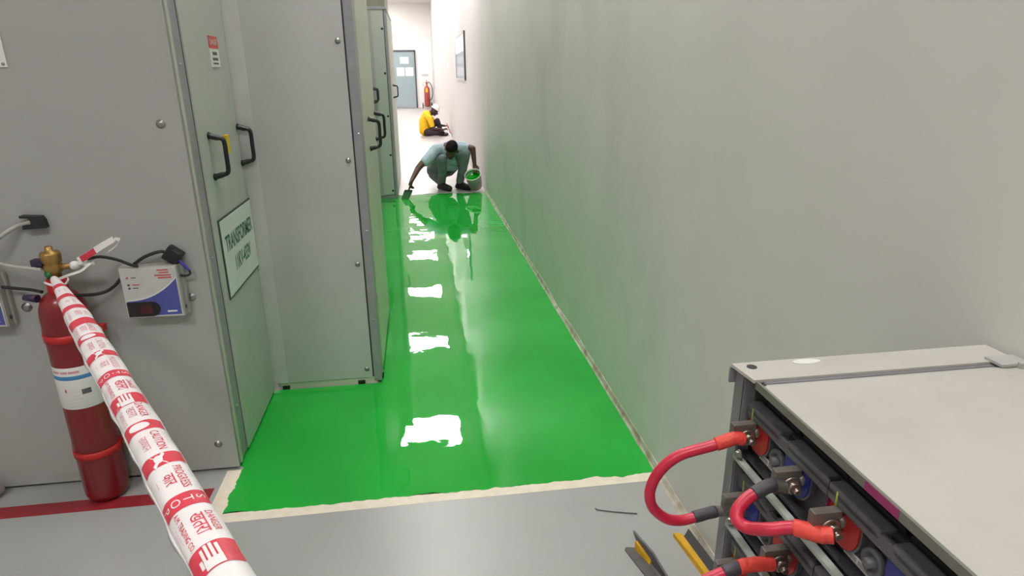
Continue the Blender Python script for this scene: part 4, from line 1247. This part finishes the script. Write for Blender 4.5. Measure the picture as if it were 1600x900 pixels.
chain(b, [((0.195, 16.95, 0.14), 0.145), ((0.20, 16.95, 0.36), 0.145), ((0.275, 16.95, 0.52), 0.125)])
chain(b, [((0.28, 16.81, 0.50), 0.09), ((0.335, 16.74, 0.45), 0.080), ((0.380, 16.70, 0.28), 0.068)])
chain(b, [((0.28, 17.09, 0.50), 0.09), ((0.345, 17.14, 0.45), 0.078), ((0.43, 17.15, 0.35), 0.066)])
fuse('shirt', b, M['yshirt'], p2, 0.010, 4)
b = BM()
chain(b, [((0.21, 16.95, 0.105), 0.105), ((0.30, 16.95, 0.105), 0.105)])
chain(b, [((0.25, 16.86, 0.105), 0.100), ((0.50, 16.72, 0.095), 0.075), ((0.66, 16.84, 0.065), 0.055)])
chain(b, [((0.27, 17.03, 0.115), 0.100), ((0.53, 16.99, 0.375), 0.070), ((0.61, 16.99, 0.11), 0.058)])
fuse('trousers', b, M['dark_cloth'], p2, 0.010, 3)
for an, toe in (((0.66, 16.86, 0.045), (0.74, 16.76, 0.04)), ((0.62, 17.0, 0.05), (0.78, 16.97, 0.04))):
    fuse('shoe', shoe(an, toe), M['shoe'], p2, 0.008, 2)
b = BM()
for k in range(2):
    r = [(0.108, 0.0), (0.106, 0.02), (0.100, 0.055), (0.084, 0.090), (0.055, 0.115), (0.02, 0.124), (0.002, 0.125)]
lathe(b, r, L2(0, -0.012, 0.035), R2 @ V((0, -0.06, 1)), 28)
hm = part('hard_hat', b, M['helmet'], p2, 'white hard hat')
b = BM()
poly = [L2(0.112 * math.cos(a), -0.012 + (0.118 if math.sin(a) < 0 else 0.158) * math.sin(a), 0.035) for a in [2 * PI * i / 28 for i in range(28)]]
prism(b, poly, R2 @ V((0, 0, 0.007)))
part('brim', b, M['helmet'], hm)
sc = empty('scraper', (0.82, 16.6, 0.0), 'long-handled scraper held by the seated man against the wall foot', 'scraper')
part('handle', tube(BM(), [(0.765, 16.76, 0.315), (0.775, 16.72, 0.26), (0.835, 16.50, 0.085)], [0.012, 0.013, 0.012], 10), M['far_red'], sc, 'dull pink handle')
part('blade', slab(V((0.833, 16.505, 0.09)), V((0.848, 16.44, 0.004)), 0.024, 0.006, 0.002, (0.4, 0.9, 0)), M['white_plastic'], sc, 'pale blade')

# ------------------------------------------------------------------ far extinguisher
fx = empty('fire_extinguisher', (0.56, 31.55, 0), 'far red trolley extinguisher with a looped hose beside the glass door', 'extinguisher', 'fire extinguishers')
part('cylinder', lathe(BM(), [(0.10, 0.06), (0.13, 0.09), (0.135, 0.80), (0.12, 0.90), (0.075, 0.98), (0.04, 1.02), (0.04, 1.08)], (0.56, 31.6, 0), (0, 0, 1), 28), M['far_red'], fx)
part('valve', lathe(BM(), [(0.045, 1.08), (0.05, 1.14), (0.02, 1.18), (0.02, 1.26)], (0.56, 31.6, 0), (0, 0, 1), 14), M['far_red'], fx)
part('yellow_label', box(BM(), 0.50, 0.60, 31.45, 31.462, 0.72, 0.90), M['yellow'], fx)
part('hose', tube(BM(), smooth_curve([(0.56, 31.58, 1.12), (0.68, 31.5, 1.16), (0.80, 31.45, 0.95), (0.815, 31.45, 0.65), (0.76, 31.45, 0.42), (0.66, 31.46, 0.36)], 8), 0.018, 10), M['soft_black'], fx)
part('lever', tube(BM(), smooth_curve([(0.56, 31.6, 1.15), (0.46, 31.56, 1.18), (0.38, 31.52, 1.08), (0.46, 31.5, 0.98)], 6), 0.012, 8), M['steel'], fx)
part('axle', cyl(BM(), (0.34, 31.55, 0.12), (0.76, 31.55, 0.12), 0.015), M['steel'], fx)
for x in (0.32, 0.74):
    part('wheel', lathe(BM(), [(0.03, 0), (0.10, 0.004), (0.12, 0.015), (0.12, 0.035), (0.10, 0.046), (0.03, 0.05)], (x, 31.55, 0.12), (1, 0, 0), 24), M['soft_black'], fx)
